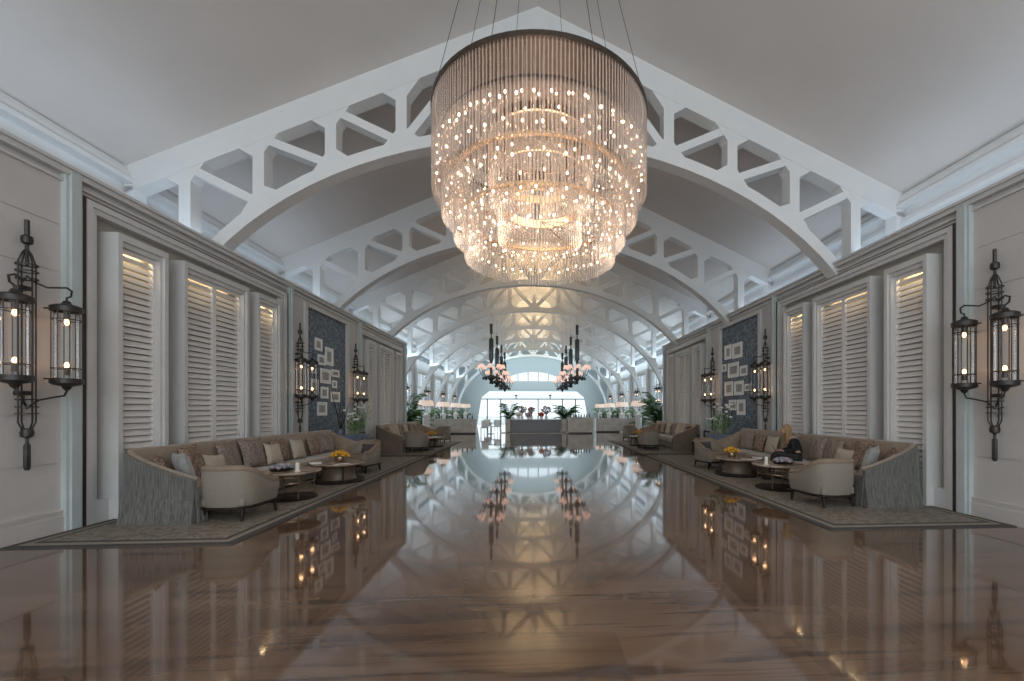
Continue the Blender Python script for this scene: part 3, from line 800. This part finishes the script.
# ------------------------------------------------------------------ tables and what stands on them
def low_table(label, loc):
    t = thing('cocktail_table', label, 'table', loc, 0, 'small round marble tables with thin legs')
    MB().lathe([(0,.455),(.43,.455),(.47,.465),(.48,.485),(.47,.50),(0,.50)], 40).build('table_top', 'stone_top', t, smooth=True)
    MB().lathe([(0,0),(.41,0),(.42,.02),(.40,.035),(0,.035)], 36).build('base', 'wood', t, smooth=True)
    for k in range(4):
        a = pi/4+k*pi/2; c_, s_ = cos(a), sin(a)
        MB().tube([(c_*.38, s_*.38, .03), (c_*.37, s_*.37, .2), (c_*.40, s_*.40, .40), (c_*.38, s_*.38, .46)], .012, 6).build('leg', 'brass', t, smooth=True)
    MB().ring(.37, .015, .30, .015, 32).build('stretcher', 'brass', t)
    return t
def drum_table(label, loc):
    t = thing('drum_table', label, 'table', loc, 0, 'large round marble drum tables')
    MB().lathe([(0,.37),(.49,.37),(.535,.385),(.55,.405),(.535,.42),(0,.42)], 44).build('table_top', 'stone_top', t, smooth=True)
    MB().lathe([(.36,.06),(.33,.12),(.33,.33),(.36,.37)], 36).build('pedestal', 'bronze_dull', t, smooth=True)
    MB().lathe([(0,0),(.52,0),(.53,.03),(.50,.06),(0,.06)], 40).build('base', 'wood', t, smooth=True)
    for k in range(3):
        a = -pi/2+.6+k*2*pi/3; MB().tube([(cos(a)*.46, sin(a)*.46, .05), (cos(a)*.44, sin(a)*.44, .38)], .02, 8).build('leg', 'wood', t)
    return t
T1 = low_table('small round marble table beside the armchair, left front group', (-4.32, 7.85, RZ))
dup(T1, (4.95, 8.18, RZ), label='small round marble table beside the armchair, right front group')
T2 = drum_table('large round drum table with yellow flowers, left front group', (-4.29, 9.65, RZ))
dup(T2, (5.02, 9.98, RZ), label='large round drum table with yellow flowers, right front group')
dup(T2, (-4.35, 18.4, RZ), label='large round drum table with yellow flowers, left rear group')
dup(T2, (4.85, 18.5, RZ), label='large round drum table with yellow flowers, right rear group')
dup(T1, (-4.3, 17.0, RZ), label='small round marble table of the left rear group')
dup(T1, (4.8, 17.3, RZ), label='small round marble table of the right rear group')

def flower_bowl(label, loc):
    t = thing('flower_arrangement', label, 'flowers', loc, 0, 'yellow flowers in glass bowls')
    MB().lathe([(.05,0),(.09,.01),(.11,.06),(.10,.11),(.095,.11),(.10,.06),(.08,.02),(0,.02)], 20).build('bowl', 'brass', t, smooth=True)
    rnd = random.Random(3)
    lf = MB()
    for k in range(8):
        a = 2*pi*k/8; lf.beam((0,0,.1), (.15*cos(a), .15*sin(a), .13), .03, .004, up=(0,0,1))
    lf.build('leaves', 'leaf', t)
    for k in range(22):
        a = k*2.4; r = .18*sqrt(k/22); z = .13+.10*(1-(r/.18)**2)+rnd.uniform(-.01, .01)
        MB().ell((r*cos(a), r*sin(a), z), (.042, .042, .032), 8, 6).build('bloom', 'petal_yellow', t, smooth=True)
    return t
fb = flower_bowl('round bowl of yellow flowers on the drum table, left front group', (-4.33, 9.80, RZ+.42))
dup(fb, (4.93, 10.1, RZ+.42), label='round bowl of yellow flowers on the drum table, right front group')
dup(fb, (-4.3, 18.4, RZ+.42), label='round bowl of yellow flowers on the drum table, left rear group')
dup(fb, (4.8, 18.5, RZ+.42), label='round bowl of yellow flowers on the drum table, right rear group')
def pebble_dish(label, loc):
    t = thing('posy_dish', label, 'table decoration', loc, 0, 'dishes of blue-grey blossom')
    MB().lathe([(.14,0),(.17,.01),(.19,.03),(.18,.03),(.15,.015),(0,.015)], 20).build('dish', 'iron', t, smooth=True)
    rnd = random.Random(5)
    for k in range(26):
        a = k*2.4; r = .17*sqrt(k/26); MB().ell((r*cos(a), r*sin(a), .05+.06*(1-(r/.18)**2)), (.036, .036, .03), 7, 5).build('blossom', ('petal_blue', 'petal_blue', 'petal_pink')[k % 3], t, smooth=True)
    return t
pd = pebble_dish('low dish of blue-grey blossom on the small table, left front group', (-4.45, 7.80, RZ+.50))
dup(pd, (5.05, 8.15, RZ+.50), label='low dish of blue-grey blossom on the small table, right front group')
def candle(label, loc):
    t = thing('pillar_candle', label, 'candle', loc, 0, 'white pillar candles')
    MB().lathe([(0,.008),(.03,.008),(.032,.012),(.032,.15),(.028,.155),(0,.15)], 16).build('wax', 'candle', t, smooth=True)
    MB().lathe([(0,0),(.05,0),(.055,.008),(0,.008)], 16).build('saucer', 'white', t); MB().tube([(0,0,.15),(.002,0,.165)], .002, 4).build('wick', 'iron', t)
    return t
cd = candle('white pillar candle on the small table, left front group', (-4.12, 7.68, RZ+.50))
dup(cd, (4.64, 8.05, RZ+.50), label='white pillar candle on the small table, right front group')
def magazine(label, loc, rz, m):
    t = thing('magazine', label, 'magazine', loc, rz, 'magazines on the drum tables')
    MB().box(-.11,.11,-.15,.15,.0,.010).build('pages', 'paper', t); MB().box(-.112,.112,-.152,.152,.010,.013).build('cover', m, t)
magazine('pale magazine on the drum table beside the yellow flowers, left group', (-4.72, 9.5, RZ+.42), .5, 'paper')
magazine('dark red magazine on the drum table, left front group', (-4.15, 9.42, RZ+.42), -.9, 'book_red')
magazine('pale magazine on the drum table beside the yellow flowers, right group', (5.42, 9.8, RZ+.42), -.5, 'paper')
magazine('dark red magazine on the drum table, right front group', (5.12, 9.66, RZ+.42), 1.2, 'book_red')

# ------------------------------------------------------------------ console planters below the prints
def planter_group(sx):
    nm = LR[sx]; rz = SIDE[sx][1]
    t = thing('console_table', 'dark wooden console table under the framed prints, %s wall' % nm, 'table', (WX(sx, .38), 13.25, 0), rz)
    MB().box(-.95, .95, -.2, .2, .76, .80).build('table_top', 'wood', t)
    for a in (-.9, .9):
        for b_ in (-.16, .16): MB().box(a-.02, a+.02, b_-.02, b_+.02, 0, .76).build('leg', 'wood', t)
    MB().box(-.9, .9, -.17, .17, .66, .70).build('stretcher', 'wood', t)
    for k, x in enumerate((-.55, .05)):
        Y = 13.25+x*(1 if sx > 0 else -1)*1.0
        p = thing('porcelain_planter', 'violet-blue square porcelain planter with cobalt marks, %s on the %s wall console' % (('nearer', 'farther')[(k == 0) == (sx < 0)] if True else '', nm), 'planter', (WX(sx, .72), Y, 0), rz, 'square porcelain planters')
        b = MB().box(-.25, .25, -.2, .2, .0, .82).box(-.27, .27, -.22, .22, .78, .84); b.build('box', 'porcelain', p)
        mk = MB()
        for q in (-1, 1):
            mk.ell((q*.1, .201, .55), (.035, .006, .10), 8, 6); mk.ell((q*.1, .201, .68), (.02, .006, .025), 8, 6)
            mk.ell((.251*q, 0, .55), (.006, .035, .10), 8, 6)
        mk.build('painted_figures', 'ink', p, smooth=True)
        pl = thing('lily_plant', 'white flowering stems in the porcelain planter, %s of the %s wall pair' % (('nearer', 'farther')[(k == 0) == (sx < 0)], nm), 'plant', (WX(sx, .72), Y, .83), rz, 'white flowering stems')
        rnd = random.Random(11+k)
        st = MB(); lv = MB(); tips = []
        for j in range(11):
            a = rnd.uniform(0, 2*pi); r0 = rnd.uniform(.02, .14); H = rnd.uniform(.45, .95); lean = rnd.uniform(.05, .25)
            p0 = (r0*cos(a), r0*sin(a)*.8, -.02); p1 = (p0[0]+lean*.4*cos(a), p0[1]+lean*.3*sin(a), H*.6); p2 = (p0[0]+lean*cos(a), p0[1]+lean*.7*sin(a), H)
            st.tube([p0, p1, p2], [.008, .007, .005], 5); tips.append(p2)
            for q in range(3):
                f = .2+.22*q; bx = (p0[0]+(p2[0]-p0[0])*f, p0[1]+(p2[1]-p0[1])*f, H*f); aa = rnd.uniform(0, 2*pi)
                tip = (bx[0]+.16*cos(aa), bx[1]+.16*sin(aa), bx[2]+.16)
                mid = ((bx[0]+tip[0])/2+.015*sin(aa), (bx[1]+tip[1])/2-.015*cos(aa), bx[2]+.1); mid2 = ((bx[0]+tip[0])/2-.015*sin(aa), (bx[1]+tip[1])/2+.015*cos(aa), bx[2]+.1)
                lv.add([bx, mid, tip, mid2], [(0,1,2,3)])
        st.build('stems', 'leaf_pale', pl); lv.build('leaves', 'leaf', pl)
        for tp in tips:
            f = MB()
            for q in range(5):
                a = 2*pi*q/5; f.ell((tp[0]+.025*cos(a), tp[1]+.025*sin(a), tp[2]+.01), (.024, .024, .03), 6, 4)
            f.build('blossom', 'petal_white', pl, smooth=True)
    br = MB(); rnd = random.Random(4)
    tw = thing('bare_branches', 'tall dark bare branches leaning across the prints, %s wall' % nm, 'branches', (WX(sx, .36), 13.25, .80), rz)
    MB().lathe([(.06,0),(.09,.08),(.06,.2),(.05,.22),(0,.2)], 14).build('vase', 'porcelain', tw, smooth=True)
    for j in range(6):
        dx = rnd.uniform(-.75, .75); H = rnd.uniform(.8, 1.5)
        br.tube([(0,0,.15),(dx*.4,.02,H*.5),(dx*.8,.0,H*.85),(dx,.03,H)], [.012,.010,.007,.004], 5)
    br.build('twigs', 'wood', tw)
    s = thing('side_chair', 'dark open-frame wooden side chair between console and rear shutters, %s wall' % nm, 'chair', (WX(sx, .5), 15.05, 0), rz)
    MB().rbox(-.24, .24, -.22, .24, .42, .48, .02).build('seat', 'sofa_dark', s, smooth=True)
    for a in (-.22, .22):
        for b_ in (-.2, .22): MB().box(a-.018, a+.018, b_-.018, b_+.018, 0, .84 if b_ < 0 else .42).build('leg', 'wood', s)
    MB().box(-.22, .22, -.215, -.185, .78, .84).box(-.22, .22, -.21, -.19, .6, .63).build('backrest', 'wood', s)
planter_group(-1); planter_group(1)

# ------------------------------------------------------------------ crystal chandelier
def crystal_chandelier():
    cx, cy = XC+.0, 6.12
    t = thing('crystal_chandelier', 'huge four-tier round crystal rod chandelier hanging over the entrance', 'chandelier', (cx, cy, 0))
    tiers = [(1.51, 5.70, 4.63), (1.385, 5.34, 4.30), (1.22, 4.82, 3.99), (1.07, 4.32, 3.735)]
    for k, (r, zt, zb) in enumerate(tiers):
        m = MB(); m.ring(r+.02, .05, zt, .06 if k == 0 else .035, 72)
        m.build('tier_ring', 'bronze' if k < 2 else 'gold', t)
        sp = MB()
        for q in range(4):
            a = 2*pi*q/12; sp.tube([(0, 0, zt+.02), (r*cos(a), r*sin(a), zt+.02)], .008, 4)
        sp.build('spokes', 'bronze', t)
    for z, r in ((5.45, .75), (4.95, .72), (4.5, .6)):
        MB().ring(r, .03, z, .12, 48).build('inner_ring', 'gold', t)
    MB().lathe([(.0,4.72),(.06,4.74),(.07,4.8),(.04,4.9),(.04,5.7),(.09,5.8),(0,5.85)], 16).build('centre_stem', 'bronze', t, smooth=True)
    MB().lathe([(0,5.73),(1.46,5.73),(1.46,5.75),(0,5.75)], 64).build('top_plate', 'bronze_dull', t)
    near, rest = [], MB()
    rnd = random.Random(2)
    for k, (r, zt, zb) in enumerate(tiers):
        n = int(2*pi*r/.047)
        for q in range(n):
            a = 2*pi*q/n; x, y = r*cos(a), r*sin(a)
            d = rnd.uniform(-.012, .012)
            pr = (x, y, zt, zb+d)
            if k == 0 and y < 0 and len(near) < 100 and -1.35 < x < 1.35: near.append(pr)
            else:
                rest.tube([(x, y, zt), (x, y, zb+d)], .0095, 4)
        r2 = r-.10; n = int(2*pi*r2/.10)      # second inner strand row of each tier
        for q in range(n):
            a = 2*pi*q/n; rest.tube([(r2*cos(a), r2*sin(a), zt-.02), (r2*cos(a), r2*sin(a), zb+.14)], .008, 4)
    for r, zt, zb in ((.75, 5.45, 4.85), (.72, 4.95, 4.4), (.6, 4.5, 4.02)):
        n = int(2*pi*r/.045)
        for q in range(n):
            a = 2*pi*q/n; rest.tube([(r*cos(a), r*sin(a), zt), (r*cos(a), r*sin(a), zb)], .009, 4)
    proto = None
    for (x, y, zt, zb) in near:
        if proto is None:
            proto = MB().tube([(0,0,-1.065), (0,0,0)], .0095, 5).build('crystal_rod', 'crystal', t)
            o = proto
        else:
            o = proto.copy(); COL.objects.link(o)
        o.location = (x, y, zt)
    ro = rest.build('crystal_rods', 'crystal', t); ro['kind'] = 'stuff'
    bulbs = []
    for k, (r, zt, zb) in enumerate(tiers):
        for rr, z, n in ((r-.06, zt-.10 if k else 5.15, 46-4*k), (r-.06, zb+.22, 40), (r-.35, (zt-.22) if k else 5.2, 18)):
            for q in range(n):
                a = 2*pi*(q+.3*k)/n; bulbs.append((rr*cos(a), rr*sin(a), z+rnd.uniform(-.04, .04)))
    bulbs.sort(key=lambda p: p[1])
    bp = None
    for p in bulbs[:100]:
        if bp is None: bp = MB().ell((0,0,0), (.014, .014, .019), 8, 6).build('bulb', 'crystal_bulb', t); o = bp
        else: o = bp.copy(); COL.objects.link(o)
        o.location = p
    mb = MB()
    for p in bulbs[100:]: mb.ell(p, (.013, .013, .017), 6, 4)
    bo = mb.build('bulbs', 'crystal_bulb', t); bo['kind'] = 'stuff'
    for k in range(8):
        a = 2*pi*(k+.5)/8; x, y = 1.5*cos(a), 1.5*sin(a)
        MB().tube([(x, y, 5.75), (x*.35, y*.35, roof_z(.5)-.02)], .004, 5).build('suspension_wire', 'iron', t)
    MB().lathe([(.55,9.76),(.55,9.84),(.1,9.9),(0,9.9)], 32).build('ceiling_canopy', 'truss', t)
    for z, e_ in ((5.1, 22), (4.7, 34), (4.2, 15)): point('chandelier_light', (cx, cy, z), e_, (1, .79, .64), .5)
crystal_chandelier()

# ------------------------------------------------------------------ the rows of dark chandeliers farther in
def bar_chandelier(label, loc):
    t = thing('dark_chandelier', label, 'chandelier', loc, 0, 'dark chandeliers with pink shades')
    c_ = MB()
    c_.tube([(0,0,5.45),(0,0,5.95)], .075, 12); c_.tube([(0,0,5.25),(0,0,5.45)], .03, 8); c_.tube([(0,0,5.95),(0,0,roof_z(2.18)-.03)], .003, 5)
    c_.lathe([(.05,5.25),(.09,5.22),(.12,5.15),(.12,4.2),(.09,4.1),(.06,4.0),(.05,3.4),(.1,3.3),(.22,3.28),(.24,3.2),(.1,3.12),(.05,3.0),(.0,2.95)], 14)
    c_.build('stem', 'chrome_dark', t, smooth=True)
    for k in range(8):
        a = 2*pi*k/8; c0, s0 = cos(a), sin(a)
        o = MB().tube([(c0*.1,s0*.1,3.35),(c0*.28,s0*.28,3.25),(c0*.5,s0*.5,3.4),(c0*.58,s0*.58,3.6),(c0*.58,s0*.58,3.74)], .018, 6).ell((c0*.4,s0*.4,3.2), (.06,.06,.09), 8, 6)
        o.build('arm', 'chrome_dark', t, smooth=True)
        MB().lathe([(.14,3.70),(.085,3.88)], 12, (c0*.58, s0*.58, 0)).build('shade', 'shade_pink', t, smooth=True)
    return t
bc = None; k = 0
for sx in (-1, 1):
    for j, y in enumerate((21.4, 24.9, 28.4, 31.9)):
        lab = 'dark chandelier with pink shades, %s of the %s row' % (('nearest', 'second', 'third', 'farthest')[j], LR[sx])
        loc = (XC+sx*2.18, y, 0)
        if bc is None: bc = bar_chandelier(lab, loc)
        else: dup(bc, loc, label=lab)

# ------------------------------------------------------------------ far lounge: counters, palms, lamps, seats
def counter(label, x0, x1, y, m, h=1.0, top='counter'):
    t = thing('bar_counter', label, 'counter', ((x0+x1)/2, y, 0)); w = (x1-x0)/2
    MB().box(-w, w, 0, .7, .08, h-.04).build('body', m, t)
    MB().box(-w-.04, w+.04, -.05, .75, h-.04, h).build('counter_top', top, t)
    MB().box(-w+.05, w-.05, .05, .65, 0, .08).build('plinth', 'dark_trim', t)
    pn = MB(); n = max(1, int(w*2/1.2))
    for k in range(n): a = -w+k*2*w/n; pn.box(a+.06, a+2*w/n-.06, -.02, 0, .16, h-.12)
    pn.build('front_panels', m, t)
    return t
counter('long pale stone counter beyond the left seating group', -6.6, -3.75, 28.4, 'counter')
counter('dark fronted flower counter in the centre of the far lounge', -1.45, 2.0, 29.2, 'counter_dark', .95)
counter('square pale stone host desk beside the dark flower counter', 2.45, 4.15, 28.4, 'counter', 1.1)
counter('long pale stone counter beyond the right seating group', 4.6, 8.1, 30, 'counter')
for x0, x1, nm in ((-1.85, -1.5, 'left'), (2.05, 2.4, 'right')): counter('narrow pale end block at the %s end of the dark counter' % nm, x0, x1, 29.2, 'counter', .95)
pf = MB().box(-2.2, 2.6, 28.9, 30.2, 0, .03); o = pf.build('floor_mat', 'counter', ); tag(o, 'pale flat stone step under the dark flower counter', 'step')

def palm(name, label, loc, H, R, n, m='leaf', pot=True, seed=1, grp='potted palms'):
    t = thing(name, label, 'plant', loc, random.uniform(0, 6), grp); rnd = random.Random(seed)
    if pot: MB().lathe([(.2,0),(.28,.35),(.3,.5),(.27,.5),(0,.45)], 18).build('pot', 'pot', t, smooth=True)
    MB().tube([(0,0,.4),(.02,0,H*.35)], [.05,.03], 6).build('trunk', 'wood', t)
    f = MB()
    for k in range(n):
        a = rnd.uniform(0, 2*pi); up = rnd.uniform(.2, 1); L = R*rnd.uniform(.7, 1.1); zb = .45+rnd.uniform(0, H*.35)
        pts = []
        for q in range(7):
            s_ = q/6; pts.append(Vector((cos(a)*L*s_, sin(a)*L*s_, zb+(H-zb)*up*(1-(1-s_)**2)-.35*L*s_*s_)))
        f.tube(pts, .008, 4)
        d = Vector((-sin(a), cos(a), 0))
        for q in range(1, 7):
            for u in (0, .5):
                p = pts[q-1].lerp(pts[q], u) if q else pts[0]; ll = .34*R*(1-.5*q/6)
                for s_ in (-1, 1):
                    tip = p+d*s_*ll+Vector((cos(a)*ll*.5, sin(a)*ll*.5, -.25*ll)); w_ = Vector((cos(a), sin(a), 0))*.10*R
                    mid = p.lerp(tip, .45)
                    f.add([p, mid+w_, tip, mid-w_], [(0,1,2,3)])
    f.build('fronds', m, t)
    return t
palm('potted_palm', 'tall green palm just beyond the end of the left partition wall', (-6.55, 22.7, 0), 2.75, .95, 44, seed=3)
palm('potted_palm', 'tall green palm just beyond the end of the right partition wall', (7.0, 22.7, 0), 2.95, 1.1, 50, seed=4)
palm('potted_palm', 'large palm in front of the far opening, behind the left end of the dark counter', (-1.75, 33, 0), 2.4, 1.0, 34, seed=5)
palm('potted_palm', 'large palm in front of the far opening, behind the right end of the dark counter', (2.7, 33, 0), 2.4, 1.25, 40, seed=6)
for sx in (-1, 1):
    for j, y in enumerate((26.6, 31.8, 36.9, 41.8)):
        palm('potted_palm', 'green palm between the columns by the windows, %s on the %s side' % (ORD[j], LR[sx]), (XC+sx*6.75, y, 0), 2.0, .8, 24, seed=20+j, grp='green palms by the windows')
# drum shaded lamps before the columns
def drum_lamp(label, loc):
    t = thing('floor_lamp', label, 'lamp', loc, 0, 'floor lamps with wide drum shades')
    MB().lathe([(.0,0),(.26,0),(.28,.04),(.20,.08),(.2,1.2),(.24,1.3),(.1,1.38),(.03,1.45),(.03,2.0),(0,2.0)], 20).build('pedestal', 'white', t, smooth=True)
    g = MB(); g.lathe([(.48,1.84),(.40,2.16)], 28); g.build('shade', 'shade_drum', t, smooth=True)
    return t
dl = None
for sx in (-1, 1):
    for j, y in enumerate((25.4, 30.2, 35.2, 40.2)):
        lab = 'white pedestal lamp with wide peach drum shade, %s on the %s side' % (ORD[j], LR[sx]); loc = (XC+sx*6.4, y, 0)
        if dl is None: dl = drum_lamp(lab, loc)
        else: dup(dl, loc, label=lab)
# round pinkish bouquets, red flowers and glasses on the counters
def bouquet(label, loc, R, H, m, seed, grp):
    t = thing('flower_bouquet', label, 'flowers', loc, 0, grp); rnd = random.Random(seed)
    MB().lathe([(.08,0),(.12,.12),(.07,.28),(.09,.32),(0,.3)], 14).build('vase', 'white', t, smooth=True)
    st = MB(); bl = MB()
    for k in range(70):
        a = rnd.uniform(0, 2*pi); u = rnd.uniform(-1, 1); r = R*rnd.uniform(.6, 1); q = sqrt(1-u*u)
        p = (r*q*cos(a), r*q*sin(a)*.8, H+r*u*.7)
        st.tube([(0,0,.3), (p[0]*.5, p[1]*.5, .3+(p[2]-.3)*.6), p], .005, 3); bl.ell(p, (.055, .055, .045), 6, 4)
    st.build('stems', 'wood', t); bl.build('blossoms', m, t, smooth=True)
for k, (x, R) in enumerate(((-.75, .42), (-.05, .30), (1.05, .42))):
    bouquet('round pinkish grey dried bouquet, %s from the left behind the dark counter' % ORD[k], (x, 31.2, .90), R, .72, 'petal_pink', k, 'round dried bouquets')
bouquet('low red and orange bouquet on the dark flower counter', (.65, 29.5, .95), .22, .35, 'petal_red', 9, None)
bouquet('low white and pink bouquet on the dark flower counter', (-.25, 29.5, .95), .26, .32, 'petal_pink', 10, None)
bouquet('low white bouquet at the left end of the dark counter', (-.95, 29.5, .95), .24, .34, 'petal_white', 12, None)
side = thing('back_counter', 'pale sideboard carrying the round dried bouquets', 'sideboard', (.2, 31.2, 0))
MB().box(-2, 2, -.3, .3, .1, .86).build('body', 'counter', side); MB().box(-2.05, 2.05, -.34, .34, .86, .90).build('counter_top', 'counter', side); MB().box(-1.9, 1.9, -.25, .25, 0, .1).build('plinth', 'dark_trim', side)
bot = None
rnd = random.Random(8)
def bottle_mesh(m):
    return MB().lathe([(0,0),(.045,0),(.048,.02),(.048,.17),(.02,.23),(.018,.30),(0,.30)], 10).build('bottle', m, smooth=True)
for nm, x0, x1, y, z in (('left counter', -6.4, -4.0, 28.75, 1.0), ('host desk', 2.7, 3.95, 28.75, 1.1), ('right counter', 4.9, 7.8, 30.35, 1.0)):
    for k in range(8):
        x = x0+(x1-x0)*k/7+rnd.uniform(-.05, .05)
        if bot is None: o = bot = bottle_mesh('counter_dark')
        else: o = bot.copy(); COL.objects.link(o)
        o.location = (x, y, z); s_ = rnd.uniform(.7, 1.1); o.scale = (1, 1, s_)
        tag(o, 'small dark bottle standing on the %s' % nm, 'bottle', 'bottles on the %s' % nm)
def cafe_chair(label, loc, rz):
    t = thing('cafe_chair', label, 'chair', loc, rz, 'white cafe chairs between the counters')
    MB().rbox(-.24,.24,-.24,.24,.42,.48,.025).build('seat', 'white', t, smooth=True)
    MB().rbox(-.24,.24,-.27,-.21,.46,.92,.025).build('backrest', 'white', t, smooth=True)
    for a in (-.2, .2):
        for b_ in (-.2, .2): MB().tube([(a*1.1, b_*1.1, 0), (a, b_, .43)], [.012, .018], 6).build('leg', 'wood', t)
    return t
cc = cafe_chair('white cafe chair beside the left counter, near side of the small table', (-3.1, 27.6, 0), .3)
dup(cc, (-2.5, 29.2, 0), 2.8, 'white cafe chair beside the left counter, far side of the small table')
dup(cc, (-3.3, 31.2, 0), .1, 'white cafe chair farther back behind the left counter end')
ct = thing('cafe_table', 'small dark round cafe table between the left counter and dark counter', 'table', (-2.75, 28.4, 0))
MB().lathe([(0,.72),(.34,.72),(.35,.74),(0,.75)], 24).build('table_top', 'wood', ct); MB().tube([(0,0,0),(0,0,.73)], .03).build('pole', 'wood', ct); MB().lathe([(0,0),(.22,0),(.22,.02),(0,.03)], 20).build('base', 'wood', ct)

# ------------------------------------------------------------------ person on the right sofa
def skin_part(name, verts, edges, radii, m, parent, root=0, lvl=2):
    me = bpy.data.meshes.new(name); me.from_pydata(verts, edges, []); o = bpy.data.objects.new(name, me); COL.objects.link(o)
    md = o.modifiers.new('s', 'SKIN'); md.use_smooth_shade = True
    for i, r in enumerate(radii):
        rr = r if isinstance(r, tuple) else (r, r); me.skin_vertices[0].data[i].radius = rr
        me.skin_vertices[0].data[i].use_root = (i == root)
    sb = o.modifiers.new('d', 'SUBSURF'); sb.levels = lvl; sb.render_levels = lvl
    bpy.context.view_layer.update()
    dg = bpy.context.evaluated_depsgraph_get(); nm = bpy.data.meshes.new_from_object(o.evaluated_get(dg)); o.modifiers.clear(); o.data = nm
    nm.materials.clear(); nm.materials.append(M[m]); nm.shade_smooth()
    if parent: o.parent = parent
    return o
# local frame: sits at origin facing +y, x to the side; placed on the sofa
px, py = 5.86, 8.92
P = thing('person', 'person with long blond hair in black top seated on the sofa looking at a phone', 'person', (px, py, SEAT), pi/2-.35)
V = [(0,.02,.10),(0,.03,.24),(0,.08,.38),(0,.14,.48),(0,.18,.54),(0,.215,.60),        # pelvis..chest, neck, head base
     (.155,.13,.46),(.20,.12,.24),(.10,.33,.20),                                     # right shoulder, elbow, wrist
     (-.155,.13,.46),(-.20,.12,.24),(-.08,.33,.20),
     (.09,.06,.07),(.12,.46,.13),(.14,.50,-.34),(-.09,.06,.07),(-.10,.48,.17),(-.02,.56,-.30)]
E = [(0,1),(1,2),(2,3),(3,4),(4,5),(3,6),(6,7),(7,8),(3,9),(9,10),(10,11),(0,12),(12,13),(13,14),(0,15),(15,16),(16,17)]
Rr = [.13,.12,.13,.09,.05,.055,.055,.042,.026,.055,.042,.026,.09,.062,.042,.09,.062,.042]
skin_part('body', V, E, Rr, 'skin', P)
hd = MB(); hd.ell((0,.245,.665), (.074,.092,.112), 16, 12); hd.ell((0,.338,.65), (.012,.018,.018), 8, 6)
for sx in (-1, 1): hd.ell((sx*.075,.24,.66), (.012,.02,.03), 8, 6)
hd.build('head', 'skin', P, smooth=True)
fc = MB()
for sx in (-1, 1): fc.ell((sx*.03,.328,.675), (.011,.006,.006), 8, 6)
fc.build('eyes', 'ink', P, smooth=True)
MB().ell((0,.334,.613), (.022,.006,.007), 8, 6).build('lips', 'petal_red', P, smooth=True)
hr = MB(); hr.ell((0,.215,.69), (.098,.105,.118), 16, 12)
for k in range(22):
    a = pi*(.0+k/21); x = .085*cos(a); y = .19-.055*sin(a); L = .30+.05*sin(k*3)
    if abs(x) > .07: y += .05
    hr.tube([(x*.8, y+.02, .74), (x*1.1, y, .64), (x*1.25, y-.0, .54), (x*1.3, y+.01, .70-L)], [.022,.026,.024,.008], 6)
hr.build('hair', 'hair', P, smooth=True)
Vt = V[:4]+[(.155,.13,.46),(.20,.12,.24),(.115,.30,.205),(-.155,.13,.46),(-.20,.12,.24),(-.095,.30,.205)]
skin_part('black_top', Vt, [(0,1),(1,2),(2,3),(3,4),(4,5),(5,6),(3,7),(7,8),(8,9)], [.145,.135,.145,.10,.068,.054,.04,.068,.054,.04], 'cloth_black', P)
skin_part('trousers', [(0,.02,.10)]+V[12:18], [(0,1),(1,2),(2,3),(0,4),(4,5),(5,6)], [.14,.10,.072,.052,.10,.072,.052], 'cloth_dark', P)
for sx, (x, y) in ((1, (.14, .52)), (-1, (-.02, .58))):
    MB().ell((x, y+.05, -.40), (.045, .12, .045), 12, 8).build('shoe', 'cloth_black', P, smooth=True)
for sx, (x, y, z) in ((1, (.10,.33,.20)), (-1, (-.08,.33,.20))):
    h = MB(); s_ = -sx
    h.ell((x+s_*.015, y+.04, z+.01), (.035, .042, .018), 10, 8)
    for k in range(4):
        x0 = x+s_*.015+(k-1.5)*.017; l = (.05, .058, .055, .042)[k]
        h.tube([(x0, y+.07, z+.012), (x0, y+.07+l*.6, z+.02), (x0, y+.07+l*.8, z+.045)], [.009,.008,.006], 6)
    h.tube([(x+s_*.04, y+.02, z+.01), (x+s_*.062, y+.05, z+.03), (x+s_*.06, y+.07, z+.05)], [.011,.009,.007], 6)
    h.build('hand', 'skin', P, smooth=True)
ph = MB(); ph.rbox(-.035, .035, -.004, .004, 0, .14, .0039)
po = ph.build('phone', 'phone'); po.matrix_world = P.matrix_basis @ Matrix.Translation((.01, .44, .20)) @ Matrix.Rotation(radians(-30), 4, 'X')
tag(po, 'dark phone held in the hands of the seated person', 'phone')
